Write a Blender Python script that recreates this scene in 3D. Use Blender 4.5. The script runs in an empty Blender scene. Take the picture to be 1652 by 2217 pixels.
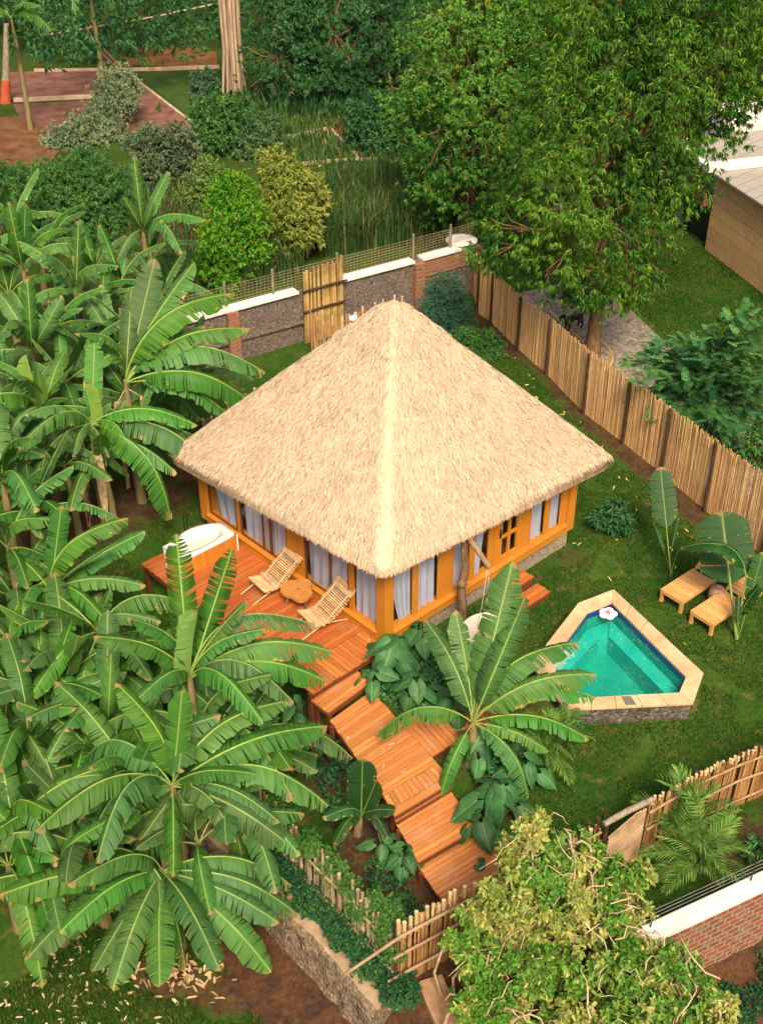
import bpy, bmesh, math, random
import numpy as np
from mathutils import Vector, Matrix, Euler, noise as mnoise
from math import sin, cos, pi, radians, sqrt, atan2

R = random.Random(7)
NR = np.random.default_rng(11)
sc = bpy.context.scene
COL = sc.collection

# ------------------------------------------------------------------ camera
# world frame: the near corner of the hut stands at the origin, its lawn wall runs along +X, its deck wall along +Y
CAM = Vector((-14.757, -15.583, 19.29))
HEAD = radians(43.2406)          # camera heading, measured from +Y towards +X is 90-HEAD turned frame
PITCH = radians(35.0)
cam = bpy.data.objects.new('camera', bpy.data.cameras.new('camera'))
COL.objects.link(cam)
cam.location = CAM
cam.rotation_euler = (pi/2 - PITCH, 0, -HEAD)
cam.data.sensor_fit = 'HORIZONTAL'
cam.data.sensor_width = 36.0
cam.data.lens = 36.0*2650/1652
cam.data.clip_end = 2000
cam.data.clip_start = 0.5
sc.camera = cam

# ------------------------------------------------------------------ light
SUN_EL, SUN_AZ = radians(50), radians(-124)      # azimuth in the x-y plane, direction the light comes from
w = bpy.data.worlds.new('World'); sc.world = w; w.use_nodes = True
nt = w.node_tree; nt.nodes.clear()
sky = nt.nodes.new('ShaderNodeTexSky'); sky.sky_type = 'NISHITA'; sky.sun_disc = False
sky.sun_elevation = SUN_EL; sky.sun_rotation = pi/2 - SUN_AZ
sky.air_density = 1.0; sky.dust_density = 8.0; sky.ozone_density = 0.4
bg = nt.nodes.new('ShaderNodeBackground'); bg.inputs['Strength'].default_value = 0.085
wo = nt.nodes.new('ShaderNodeOutputWorld')
nt.links.new(sky.outputs[0], bg.inputs[0]); nt.links.new(bg.outputs[0], wo.inputs[0])
sl = bpy.data.lights.new('sun', 'SUN'); sl.energy = 2.5; sl.angle = radians(18); sl.color = (1.0, 0.84, 0.63)
so = bpy.data.objects.new('sun', sl); COL.objects.link(so)
sd = Vector((cos(SUN_EL)*cos(SUN_AZ), cos(SUN_EL)*sin(SUN_AZ), sin(SUN_EL)))
so.rotation_euler = sd.to_track_quat('Z', 'Y').to_euler(); so.location = sd*60
sc.view_settings.view_transform = 'Standard'; sc.view_settings.look = 'None'
sc.view_settings.exposure = 1.03; sc.view_settings.gamma = 1.0
sc.cycles.max_bounces = 8; sc.cycles.transparent_max_bounces = 16

# ------------------------------------------------------------------ places
def ray(px, py):
    u, v = (px-826)/2650, (1108.5-py)/2650
    d = (u, cos(PITCH)+v*sin(PITCH), -sin(PITCH)+v*cos(PITCH))
    c, s = cos(HEAD), sin(HEAD)
    return Vector((c*d[0]+s*d[1], -s*d[0]+c*d[1], d[2]))
def P(px, py, z=0.0):            # point of the level z that a reading of the photograph refers to
    d = ray(px, py); t = (z-CAM.z)/d.z
    return CAM + d*t
def PD(px, py, dist):            # point at a horizontal distance from the drone
    d = ray(px, py); return CAM + d*(dist/sqrt(d.x**2+d.y**2))
def sstep(a, b, x):
    t = min(1, max(0, (x-a)/(b-a))); return t*t*(3-2*t)
def gz(x, y):                    # ground height
    k = 1-sstep(5.0, 8.0, y)
    z = -0.75*sstep(-0.7, -2.5, x)*k
    z += -0.9*sstep(-5.45, -5.75, x)*k*(1-sstep(-6.2,-6.6,y)*sstep(-6.0,-4.0,x))
    z += -1.12*sstep(-9.0-.3*(x+2), -9.5-.3*(x+2), y)*sstep(-3.2,-2.2,x)
    z += 0.05*mnoise.noise(Vector((x*.25, y*.25, 0))) + 0.02*mnoise.noise(Vector((x*.9, y*.9, 3)))
    return z
def G(px, py):                   # ground point under a reading
    z = 0.0
    for _ in range(12):
        p = P(px, py, z); z = gz(p.x, p.y)
    return Vector((p.x, p.y, z))

# ------------------------------------------------------------------ mesh builder
class MB:
    def __init__(s): s.V=[]; s.F=[]; s.n=0
    def raw(s, verts, faces, mat=0, sm=False):
        v = np.asarray(verts, dtype=np.float32).reshape(-1,3)
        f = np.asarray(faces, dtype=np.int64)
        s.V.append(v); s.F.append((f+s.n, mat, sm)); s.n += len(v)
    def box(s, c, size, rz=0.0, mat=0, M=None):
        x,y,z = size[0]/2,size[1]/2,size[2]/2
        v = [Vector(q) for q in ((-x,-y,-z),(x,-y,-z),(x,y,-z),(-x,y,-z),(-x,-y,z),(x,-y,z),(x,y,z),(-x,y,z))]
        m = (M if M is not None else Matrix.Rotation(rz,3,'Z'))
        c = Vector(c)
        s.raw([m@q+c for q in v], [(0,3,2,1),(4,5,6,7),(0,1,5,4),(1,2,6,5),(2,3,7,6),(3,0,4,7)], mat)
    def beam(s, a, b, w, h, up=(0,0,1), mat=0):
        a,b=Vector(a),Vector(b); x=(b-a); L=x.length; x.normalize()
        z=Vector(up)-x*Vector(up).dot(x)
        if z.length<1e-4: z=Vector((1,0,0))-x*x.x
        z.normalize(); y=z.cross(x)
        s.box((a+b)/2,(L,w,h),mat=mat,M=Matrix((x,y,z)).transposed())
    def tube(s, pts, rad, n=8, mat=0, cap=True):
        pts=[Vector(p) for p in pts]; k=len(pts)
        if not hasattr(rad,'__len__'): rad=[rad]*k
        t0=(pts[1]-pts[0]).normalized()
        a=Vector((0,0,1)) if abs(t0.z)<.9 else Vector((1,0,0))
        x=a.cross(t0).normalized(); V=[]
        for i in range(k):
            t=(pts[min(i+1,k-1)]-pts[max(i-1,0)]).normalized()
            x=(x-t*x.dot(t)).normalized(); y=t.cross(x)
            for j in range(n):
                an=2*pi*j/n; V.append(pts[i]+(x*cos(an)+y*sin(an))*rad[i])
        F=[(i*n+j,i*n+(j+1)%n,(i+1)*n+(j+1)%n,(i+1)*n+j) for i in range(k-1) for j in range(n)]
        s.raw(V,F,mat,True)
        if cap:
            for i,ordr in ((0,-1),(k-1,1)):
                c=pts[i]; ring=V[i*n:(i+1)*n]
                vv=ring+[c]; ff=[(j,(j+1)%n,n) if ordr>0 else ((j+1)%n,j,n) for j in range(n)]
                s.raw(vv,ff,mat)
    def prism(s, poly, z0, z1, mat=0, top=True, bottom=True):
        n=len(poly); z0=[z0]*n if not hasattr(z0,'__len__') else z0; z1=[z1]*n if not hasattr(z1,'__len__') else z1
        V=[(p[0],p[1],z0[i]) for i,p in enumerate(poly)]+[(p[0],p[1],z1[i]) for i,p in enumerate(poly)]
        s.raw(V,[(i,(i+1)%n,n+(i+1)%n,n+i) for i in range(n)],mat)
        if top: s.ngon([V[n+i] for i in range(n)],mat)
        if bottom: s.ngon([V[n-1-i] for i in range(n)],mat)
    def ngon(s, pts, mat=0):
        n=len(pts)
        s.V.append(np.asarray([tuple(p) for p in pts],dtype=np.float32)); s.F.append((np.arange(n).reshape(1,n)+s.n,mat)); s.n+=n
    def grid(s, fn, nu, nv, mat=0, closeu=False):
        V=[fn(i/(nu if closeu else nu-1), j/(nv-1)) for j in range(nv) for i in range(nu)]
        m=nu if closeu else nu-1
        s.raw(V,[(j*nu+i,j*nu+(i+1)%nu,(j+1)*nu+(i+1)%nu,(j+1)*nu+i) for j in range(nv-1) for i in range(m)],mat,True)
    def ball(s, c, r, mat=0, nu=12, nv=8, jit=0.0, seed=0):
        c=Vector(c); r=r if hasattr(r,'__len__') else (r,r,r)
        def fn(u,v):
            th=2*pi*u; ph=pi*(v*.98+.01)
            d=Vector((sin(ph)*cos(th),sin(ph)*sin(th),-cos(ph)))
            k=1+jit*mnoise.noise(d*1.7+Vector((seed,seed*2,0)))
            return c+Vector((d.x*r[0],d.y*r[1],d.z*r[2]))*k
        s.grid(fn,nu,nv,mat,closeu=True)
    def mesh(s, name, mats, smooth=False):
        me=bpy.data.meshes.new(name)
        V=np.concatenate(s.V) if s.V else np.zeros((0,3),np.float32)
        lv=[];ls=[];mi=[];sf=[];tot=0
        for e in s.F:
            f,m=e[0],e[1]; k=f.shape[1]; sf.append(np.full(len(f),len(e)>2 and bool(e[2]))); lv.append(f.reshape(-1)); ls.append(tot+np.arange(len(f))*k); mi.append(np.full(len(f),m)); tot+=f.size
        lv=np.concatenate(lv).astype(np.int32); ls=np.concatenate(ls).astype(np.int32); mi=np.concatenate(mi).astype(np.int32)
        me.vertices.add(len(V)); me.vertices.foreach_set('co',V.reshape(-1))
        me.loops.add(len(lv)); me.loops.foreach_set('vertex_index',lv)
        me.polygons.add(len(ls)); me.polygons.foreach_set('loop_start',ls)
        me.polygons.foreach_set('material_index',mi)
        for m in (mats if isinstance(mats,(list,tuple)) else [mats]): me.materials.append(m)
        me.update(calc_edges=True); sf=np.concatenate(sf)
        me.polygons.foreach_set('use_smooth',np.ones(len(ls),dtype=bool) if smooth else sf); me.validate()
        return me
    def obj(s, name, mats, parent=None, smooth=False, loc=None):
        me=s.mesh(name,mats,smooth)
        o=bpy.data.objects.new(name,me); COL.objects.link(o)
        if parent is not None:
            o.parent=parent
            if loc is None: o.matrix_parent_inverse=Matrix.Translation(parent.location).inverted() if parent.rotation_euler[2]==0 else Matrix()
        if loc is not None: o.location=loc
        return o
def tag(o, label, cat, group=None):
    o['label']=label; o['category']=cat
    if group: o['group']=group
    return o
def thing(name, label, cat, loc=(0,0,0), group=None):
    o=bpy.data.objects.new(name,None); COL.objects.link(o); o.location=loc; o.empty_display_size=.2
    return tag(o,label,cat,group)
def struct(o): o['kind']='structure'; return o

# ------------------------------------------------------------------ materials
def lin(h):
    h=h.lstrip('#'); c=[int(h[i:i+2],16)/255 for i in (0,2,4)]
    return tuple((x/12.92 if x<=.04045 else ((x+.055)/1.055)**2.4) for x in c)
class NT:
    def __init__(s,name):
        s.m=bpy.data.materials.new(name); s.m.use_nodes=True; s.t=s.m.node_tree; s.t.nodes.clear()
        s.out=s.n('ShaderNodeOutputMaterial')
    def n(s,t,**k):
        o=s.t.nodes.new(t)
        for a,b in k.items():
            if a in o.inputs.keys(): o.inputs[a].default_value=b
            else: setattr(o,a,b)
        return o
    def l(s,a,b): s.t.links.new(a,b)
    def mix(s,fac,a,b,bt='MIX'):
        o=s.n('ShaderNodeMix',data_type='RGBA',blend_type=bt)
        for sock,v in ((o.inputs[0],fac),(o.inputs[6],a),(o.inputs[7],b)):
            if hasattr(v,'links') or hasattr(v,'is_linked'): s.l(v,sock)
            elif hasattr(v,'__len__'): sock.default_value=(*v[:3],1)
            else: sock.default_value=v
        return o.outputs[2]
    def ramp(s,fac,stops):
        o=s.n('ShaderNodeValToRGB'); s.l(fac,o.inputs[0]); e=o.color_ramp.elements
        while len(e)<len(stops): e.new(.5)
        for k,(p,c) in zip(e,stops):
            k.position=p; k.color=(*c,1) if hasattr(c,'__len__') else (c,c,c,1)
        return o.outputs[0]
    def math(s,op,a,b=None,c=None):
        o=s.n('ShaderNodeMath',operation=op)
        for i,v in enumerate((a,b,c)):
            if v is None: continue
            if hasattr(v,'is_linked'): s.l(v,o.inputs[i])
            else: o.inputs[i].default_value=v
        return o.outputs[0]
    def coord(s,kind='Object',scale=(1,1,1),rot=(0,0,0)):
        c=s.n('ShaderNodeTexCoord'); m=s.n('ShaderNodeMapping'); m.inputs['Scale'].default_value=scale; m.inputs['Rotation'].default_value=rot
        s.l(c.outputs[kind],m.inputs[0]); return m.outputs[0]
    def noise(s,vec,scale,detail=4,rough=.6,dist=0):
        o=s.n('ShaderNodeTexNoise'); o.inputs['Scale'].default_value=scale; o.inputs['Detail'].default_value=detail
        o.inputs['Roughness'].default_value=rough; o.inputs['Distortion'].default_value=dist
        if vec is not None: s.l(vec,o.inputs['Vector'])
        return o
    def hsv(s,col,h=None,sat=None,v=None):
        o=s.n('ShaderNodeHueSaturation')
        if hasattr(col,'is_linked'): s.l(col,o.inputs['Color'])
        else: o.inputs['Color'].default_value=(*col[:3],1)
        for nm,x in (('Hue',h),('Saturation',sat),('Value',v)):
            if x is None: continue
            if hasattr(x,'is_linked'): s.l(x,o.inputs[nm])
            else: o.inputs[nm].default_value=x
        return o.outputs[0]
    def rng(s,val,a,b):
        o=s.n('ShaderNodeMapRange'); s.l(val,o.inputs[0]); o.inputs[3].default_value=a; o.inputs[4].default_value=b; return o.outputs[0]
    def island(s): return s.n('ShaderNodeNewGeometry').outputs['Random Per Island']
    def schlick(s,f0,normal=None):   # two-sided reflectance of a thin clear sheet
        g=s.n('ShaderNodeNewGeometry'); d=s.n('ShaderNodeVectorMath',operation='DOT_PRODUCT'); s.l(g.outputs['Incoming'],d.inputs[0]); s.l(normal if normal is not None else g.outputs['Normal'],d.inputs[1])
        c=s.math('ABSOLUTE',d.outputs['Value']); p=s.math('POWER',s.math('SUBTRACT',1.0,c),5.0); return s.math('ADD',f0,s.math('MULTIPLY',p,1-f0))
    def bump(s,h,strength=.3,dist=.02):
        o=s.n('ShaderNodeBump'); o.inputs['Strength'].default_value=strength; o.inputs['Distance'].default_value=dist; s.l(h,o.inputs['Height']); return o.outputs[0]
    def surf(s,col,rough=.7,spec=.3,bump=None,transl=0.0,metal=0.0):
        p=s.n('ShaderNodeBsdfPrincipled')
        if hasattr(col,'is_linked'): s.l(col,p.inputs['Base Color'])
        else: p.inputs['Base Color'].default_value=(*col[:3],1)
        if hasattr(rough,'is_linked'): s.l(rough,p.inputs['Roughness'])
        else: p.inputs['Roughness'].default_value=rough
        p.inputs['Specular IOR Level'].default_value=spec; p.inputs['Metallic'].default_value=metal
        if bump is not None: s.l(bump,p.inputs['Normal'])
        o=p.outputs[0]
        if transl:
            t=s.n('ShaderNodeBsdfTranslucent')
            if hasattr(col,'is_linked'): s.l(s.hsv(col,.485,1.1,1.5),t.inputs[0])
            else: t.inputs[0].default_value=(*[c*1.5 for c in col[:3]],1)
            mx=s.n('ShaderNodeMixShader'); mx.inputs[0].default_value=transl; s.l(o,mx.inputs[1]); s.l(t.outputs[0],mx.inputs[2]); o=mx.outputs[0]
        s.l(o,s.out.inputs[0]); return s.m

def mat_simple(name,c1,c2=None,scale=6,rough=.7,spec=.3,isl=0.0,hue=0.0,bump=0.0,bscale=40,stretch=(1,1,1),detail=4):
    t=NT(name); vec=t.coord('Object',stretch)
    col=t.mix(t.ramp(t.noise(vec,scale,detail).outputs[0],[(.35,0),(.65,1)]),c1,c2 or c1)
    if isl: 
        i=t.island(); col=t.hsv(col,t.rng(i,.5-hue,.5+hue),1.0,t.rng(t.math('FRACT',t.math('MULTIPLY',i,7.31)),1-isl,1+isl))
    b=t.bump(t.noise(vec,bscale,3).outputs[0],bump,.02) if bump else None
    return t.surf(col,rough,spec,b)
def mat_leaf(name,c1,c2,rough=.5,spec=.35,isl=.3,hue=.02,transl=.25,scale=.6,objvar=0.0,yellow=0.0,yc=(.35,.27,.03)):
    t=NT(name); vec=t.coord('Object'); i=t.island()
    col=t.mix(t.ramp(t.noise(vec,scale,2).outputs[0],[(.35,0),(.65,1)]),c1,c2)
    j=t.math('FRACT',t.math('MULTIPLY',i,13.7))
    col=t.hsv(col,t.rng(i,.5-hue,.5+hue),1.0,t.rng(j,1-isl,1+isl))
    if yellow:
        k=t.math('FRACT',t.math('MULTIPLY',i,57.3)); col=t.mix(t.math('LESS_THAN',k,yellow),col,yc)
    if objvar:
        r=t.n('ShaderNodeObjectInfo').outputs['Random']; col=t.hsv(col,t.rng(r,.5-objvar*.1,.5+objvar*.1),1.0,t.rng(t.math('FRACT',t.math('MULTIPLY',r,9.1)),1-objvar,1+objvar))
    return t.surf(col,min(.8,rough+.15),spec*.4,None,transl)
# ---- the materials of the place
def m_ground():
    t=NT('earth_and_grass'); v=t.coord('Object')
    n1=t.noise(v,.45,6,.65).outputs[0]; n2=t.noise(v,9,5,.7).outputs[0]; n3=t.noise(v,2.1,5,.65).outputs[0]
    g=t.mix(t.ramp(n1,[(.35,0),(.68,1)]),(.015,.060,.007),(.048,.088,.013))
    g=t.mix(t.ramp(n2,[(.3,0),(.75,1)]),t.hsv(g,.5,1,.62),t.hsv(g,.49,1.0,1.35))
    g=t.mix(t.ramp(n3,[(.56,0),(.70,.75)]),g,(.14,.105,.03))
    s=t.mix(t.ramp(n2,[(.3,0),(.7,1)]),(.045,.022,.010),(.12,.057,.028))
    s=t.mix(t.ramp(n3,[(.45,0),(.6,1)]),s,t.hsv(s,.5,.8,.6))
    a=t.n('ShaderNodeAttribute',attribute_name='soil').outputs['Fac']
    f=t.ramp(t.math('ADD',a,t.math('MULTIPLY',t.math('SUBTRACT',n3,.5),.9)),[(.4,0),(.6,1)])
    col=t.mix(f,g,s)
    return t.surf(col,.95,.05,t.bump(n2,.6,.05))
M_ground=m_ground()
M_grass=mat_leaf('grass_blade',(.016,.062,.008),(.050,.088,.013),.7,.1,.35,.03,.2,.8,yellow=.06,yc=(.2,.16,.04))
def m_thatch():
    t=NT('thatch_straw'); v=t.coord('Object'); i=t.island()
    n=t.noise(v,1.2,4).outputs[0]
    col=t.mix(t.ramp(n,[(.35,0),(.65,1)]),(.56,.43,.295),(.63,.50,.35))
    j=t.math('FRACT',t.math('MULTIPLY',i,31.7))
    col=t.hsv(col,t.rng(j,.485,.51),t.rng(i,.9,1.15),t.rng(i,.66,1.12))
    return t.surf(col,.9,.1)
M_thatch=m_thatch()
M_ridge=mat_simple('fresh_ridge_straw',(.55,.42,.285),(.62,.49,.34),6,.9,.1,isl=.18)
M_thatch_under=mat_simple('thatch_bed',(.30,.21,.115),(.46,.34,.19),14,.95,.05,bump=.8,bscale=60)
def m_wood(name,c1,c2,rough=.55,isl=.14,stretch=(1,14,14),scale=2.2,spec=.3,wear=None):
    t=NT(name); v=t.coord('Object',stretch); i=t.island()
    off=t.n('ShaderNodeVectorMath',operation='ADD'); t.l(v,off.inputs[0])
    cx=t.n('ShaderNodeCombineXYZ'); t.l(t.math('MULTIPLY',i,37.0),cx.inputs[0]); t.l(t.math('MULTIPLY',i,91.0),cx.inputs[1]); t.l(cx.outputs[0],off.inputs[1])
    n=t.noise(off.outputs[0],scale,6,.65,.4).outputs[0]
    col=t.mix(t.ramp(n,[(.3,0),(.7,1)]),c1,c2)
    col=t.hsv(col,t.rng(i,.495,.507),1.0,t.rng(t.math('FRACT',t.math('MULTIPLY',i,17.3)),1-isl,1+isl))
    if wear:
        v2=t.coord('Object'); w=t.noise(v2,1.6,6,.7).outputs[0]
        col=t.mix(t.ramp(w,[(.52,0),(.72,.75)]),col,wear)
    return t.surf(col,rough,spec,t.bump(n,.25,.01))
M_post=m_wood('orange_timber',(.43,.145,.012),(.54,.205,.022),.6,.10,(22,22,1.5))
M_sill=m_wood('orange_timber_beam',(.43,.145,.014),(.54,.205,.026),.6,.10,(1.5,1.5,22))
M_darkwood=m_wood('brown_window_wood',(.10,.032,.012),(.18,.062,.02),.5,.1,(6,6,1.2))
M_deckX=m_wood('red_deck_board',(.30,.070,.016),(.44,.122,.029),.55,.22,(1.0,16,16),wear=(.34,.15,.07))
M_deckY=m_wood('red_deck_board_across',(.33,.095,.02),(.47,.155,.034),.55,.22,(16,1.0,16),wear=(.37,.17,.08))
M_walkX=m_wood('orange_walk_board',(.38,.122,.030),(.53,.205,.058),.6,.24,(1.0,14,14),wear=(.42,.24,.13))
M_walkY=m_wood('orange_walk_board_across',(.38,.125,.033),(.53,.212,.062),.6,.24,(14,1.0,14),wear=(.42,.25,.14))
M_deckpost=m_wood('red_brown_post',(.10,.03,.012),(.17,.05,.02),.6,.1,(6,6,1))
M_lounger=m_wood('pale_lounger_wood',(.52,.24,.07),(.66,.35,.125),.5,.12,(5,5,5))
M_slice=m_wood('log_slice_wood',(.36,.15,.035),(.46,.2,.05),.6,.05,(3,3,3))
M_bark=mat_simple('bark',(.12,.07,.035),(.26,.155,.08),9,.9,.1,bump=.9,bscale=30,stretch=(1,1,.3))
M_barkgrey=mat_simple('grey_bark',(.15,.12,.085),(.32,.26,.18),6,.9,.1,bump=.6,bscale=22,stretch=(2,2,.4))
M_dark=mat_simple('dark_post_wood',(.035,.02,.012),(.085,.05,.03),8,.85,.1,bump=.4)
M_reed=mat_simple('dry_reed',(.50,.29,.115),(.64,.40,.175),3,.75,.2,isl=.3,hue=.012,stretch=(3,3,.7))
M_reedold=mat_simple('weathered_reed',(.22,.11,.038),(.37,.20,.07),2,.8,.15,isl=.35,hue=.012,stretch=(3,3,.7))
M_mat=mat_simple('woven_mat',(.26,.165,.09),(.40,.28,.165),3,.85,.1,isl=.3)
M_bamboo=mat_simple('pale_bamboo',(.42,.29,.14),(.58,.42,.23),4,.55,.3,isl=.22,hue=.015,stretch=(3,3,1))
M_pole=mat_simple('weathered_pole',(.24,.15,.085),(.36,.24,.145),5,.75,.2,isl=.12)
def m_pebble(name,cs,scale,bmp=.6):
    t=NT(name); v=t.coord('Object'); o=t.n('ShaderNodeTexVoronoi'); o.inputs['Scale'].default_value=scale; t.l(v,o.inputs['Vector'])
    sp=t.n('ShaderNodeSeparateColor'); t.l(o.outputs['Color'],sp.inputs[0])
    col=t.ramp(sp.outputs[0],[(i/(len(cs)-1),c) for i,c in enumerate(cs)])
    n=t.noise(v,1.3,5).outputs[0]; col=t.hsv(col,.5,1,t.rng(n,.7,1.3))
    inv=t.math('SUBTRACT',1.0,o.outputs['Distance'])
    return t.surf(col,.9,.15,t.bump(inv,bmp,.03))
M_pebble=m_pebble('pebble_dash',[(.10,.08,.055),(.30,.23,.15),(.42,.34,.24),(.17,.13,.09),(.34,.30,.25)],38)
M_wallgravel=m_pebble('dark_pebble_dash',[(.045,.04,.04),(.17,.13,.10),(.09,.075,.07),(.25,.19,.14),(.06,.05,.055)],24)
M_gravel=m_pebble('grey_gravel',[(.09,.075,.055),(.25,.20,.15),(.15,.12,.09),(.30,.25,.19),(.12,.10,.08)],9,.8)
M_stone=m_pebble('dark_rubble_stone',[(.03,.028,.025),(.13,.11,.085),(.065,.055,.045),(.2,.17,.13)],13,.9)
M_coping=mat_simple('sandstone_coping',(.42,.285,.15),(.55,.395,.23),2.5,.75,.2,isl=.12,bump=.25,bscale=50)
M_rubble=m_pebble('mortared_rubble',[(.08,.06,.042),(.20,.145,.09),(.13,.10,.07),(.26,.20,.135),(.18,.10,.055),(.15,.12,.09)],15,1.0)
M_concrete=mat_simple('concrete',(.33,.27,.2),(.48,.4,.3),3,.9,.1,bump=.5,bscale=40)
M_white=mat_simple('white_paint',(.56,.52,.46),(.76,.71,.64),2.2,.7,.2,bump=.2,detail=8)
M_enamel=mat_simple('white_enamel',(.50,.53,.52),(.54,.57,.56),3,.25,.4)
M_black=mat_simple('black_metal',(.012,.012,.012),(.02,.02,.02),5,.5,.4)
M_steel=mat_simple('bright_steel',(.75,.75,.75),(.8,.8,.8),3,.25,.6)
M_wire=mat_simple('thin_wire',(.10,.10,.09),(.18,.17,.15),5,.6,.3)
M_mesh=mat_simple('rusty_mesh',(.26,.18,.11),(.36,.28,.18),5,.7,.2)
M_rope=mat_simple('rope',(.55,.5,.42),(.62,.57,.5),9,.9,.1)
M_cushion=mat_simple('cream_cushion',(.76,.64,.46),(.80,.69,.52),4,.9,.1)
M_tile=mat_simple('navy_tile',(.012,.02,.16),(.02,.035,.24),12,.25,.5)
def m_pooltile(nm,c1,c2):
    t=NT(nm); v=t.coord('Object'); n=t.noise(v,2.5,5,.6).outputs[0]
    col=t.mix(t.ramp(n,[(.3,0),(.7,1)]),c1,c2); return t.surf(col,.5,.3)
M_pool=m_pooltile('green_pool_tile',(.022,.25,.21),(.05,.34,.29)); M_ledge=m_pooltile('turquoise_pool_tile',(.03,.34,.32),(.06,.42,.39))
def m_water():
    t=NT('pool_water'); v=t.coord('Object')
    n=t.noise(v,5,4,.6,.6).outputs[0]; f=t.noise(v,14,4,.75).outputs[0]; big=t.noise(v,1.1,3,.5).outputs[0]
    bm=t.bump(n,.35,.05)
    tr=t.n('ShaderNodeBsdfTransparent'); tr.inputs[0].default_value=(.5,.93,.84,1)
    gl=t.n('ShaderNodeBsdfGlossy'); gl.inputs['Roughness'].default_value=.06; t.l(bm,gl.inputs['Normal'])
    mx=t.n('ShaderNodeMixShader'); t.l(t.schlick(.025,bm),mx.inputs[0]); t.l(tr.outputs[0],mx.inputs[1]); t.l(gl.outputs[0],mx.inputs[2])
    foam_glare=t.n('ShaderNodeBsdfDiffuse'); foam_glare.inputs[0].default_value=(.62,.72,.62,1)
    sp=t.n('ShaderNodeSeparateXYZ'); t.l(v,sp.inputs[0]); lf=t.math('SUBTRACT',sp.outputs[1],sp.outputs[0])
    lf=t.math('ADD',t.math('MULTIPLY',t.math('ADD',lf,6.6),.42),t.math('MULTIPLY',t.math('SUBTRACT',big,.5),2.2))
    k=t.math('ADD',t.math('MULTIPLY',t.ramp(f,[(.56,0),(.70,.3)]),t.ramp(big,[(.40,.05),(.6,1)])),t.math('MULTIPLY',t.ramp(lf,[(.25,0),(.6,.6)]),t.ramp(f,[(.35,.55),(.55,1)])))  # speckled foam, plus a pale left band painting in foam and sky reflection
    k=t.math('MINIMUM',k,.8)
    m2=t.n('ShaderNodeMixShader'); t.l(k,m2.inputs[0]); t.l(mx.outputs[0],m2.inputs[1]); t.l(foam_glare.outputs[0],m2.inputs[2])
    t.l(m2.outputs[0],t.out.inputs[0]); return t.m
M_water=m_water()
def m_glass():
    t=NT('window_glass'); tr=t.n('ShaderNodeBsdfTransparent'); tr.inputs[0].default_value=(.96,.97,.98,1)
    gl=t.n('ShaderNodeBsdfGlossy'); gl.inputs['Roughness'].default_value=.03
    mx=t.n('ShaderNodeMixShader'); t.l(t.schlick(.05),mx.inputs[0]); t.l(tr.outputs[0],mx.inputs[1]); t.l(gl.outputs[0],mx.inputs[2])
    t.l(mx.outputs[0],t.out.inputs[0]); return t.m
M_glass=m_glass()
def m_curtain():
    t=NT('white_curtain'); v=t.coord('Object',(1,1,.15)); n=t.noise(v,9,3).outputs[0]
    col=t.mix(n,(.36,.385,.49),(.50,.525,.63)); return t.surf(col,.9,.05,None,.2)
M_curtain=m_curtain()
M_room=mat_simple('room_wood',(.10,.05,.025),(.16,.08,.04),3,.8,.1)
def m_brick(name,mort,c1,c2,scale=1.0,dr=(1,1)):
    t=NT(name); tc=t.n('ShaderNodeTexCoord'); sp=t.n('ShaderNodeSeparateXYZ'); t.l(tc.outputs['Object'],sp.inputs[0])
    cb=t.n('ShaderNodeCombineXYZ'); t.l(t.math('ADD',t.math('MULTIPLY',sp.outputs[0],dr[0]),t.math('MULTIPLY',sp.outputs[1],dr[1])),cb.inputs[0]); t.l(sp.outputs[2],cb.inputs[1])
    nd=t.noise(cb.outputs[0],6,3).outputs['Color']
    mv=t.n('ShaderNodeVectorMath',operation='MULTIPLY_ADD'); t.l(nd,mv.inputs[0]); mv.inputs[1].default_value=(.02,.02,0); t.l(cb.outputs[0],mv.inputs[2])
    b=t.n('ShaderNodeTexBrick'); t.l(mv.outputs[0],b.inputs['Vector'])
    b.inputs['Color1'].default_value=(*c1,1); b.inputs['Color2'].default_value=(*c2,1); b.inputs['Mortar'].default_value=(*mort,1)
    b.inputs['Scale'].default_value=scale; b.inputs['Mortar Size'].default_value=.03; b.inputs['Brick Width'].default_value=.27; b.inputs['Row Height'].default_value=.145
    b.inputs['Mortar Smooth'].default_value=.3; b.inputs['Bias'].default_value=-.1
    n=t.noise(tc.outputs['Object'],4,5,.7).outputs[0]
    col=t.mix(t.ramp(n,[(.50,0),(.68,.8)]),b.outputs[0],mort)
    n2=t.noise(tc.outputs['Object'],22,3,.7).outputs[0]; col=t.hsv(col,.5,1,t.rng(n2,.65,1.3))
    return t.surf(col,.9,.1,t.bump(t.math('SUBTRACT',1.0,b.outputs['Fac']),.5,.03))
M_brick=m_brick('red_brick',(.25,.19,.125),(.30,.075,.04),(.16,.05,.04),1.0,(.957,-.29))
M_brickold=m_brick('old_brick',(.22,.16,.10),(.34,.11,.06),(.24,.08,.05))
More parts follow.
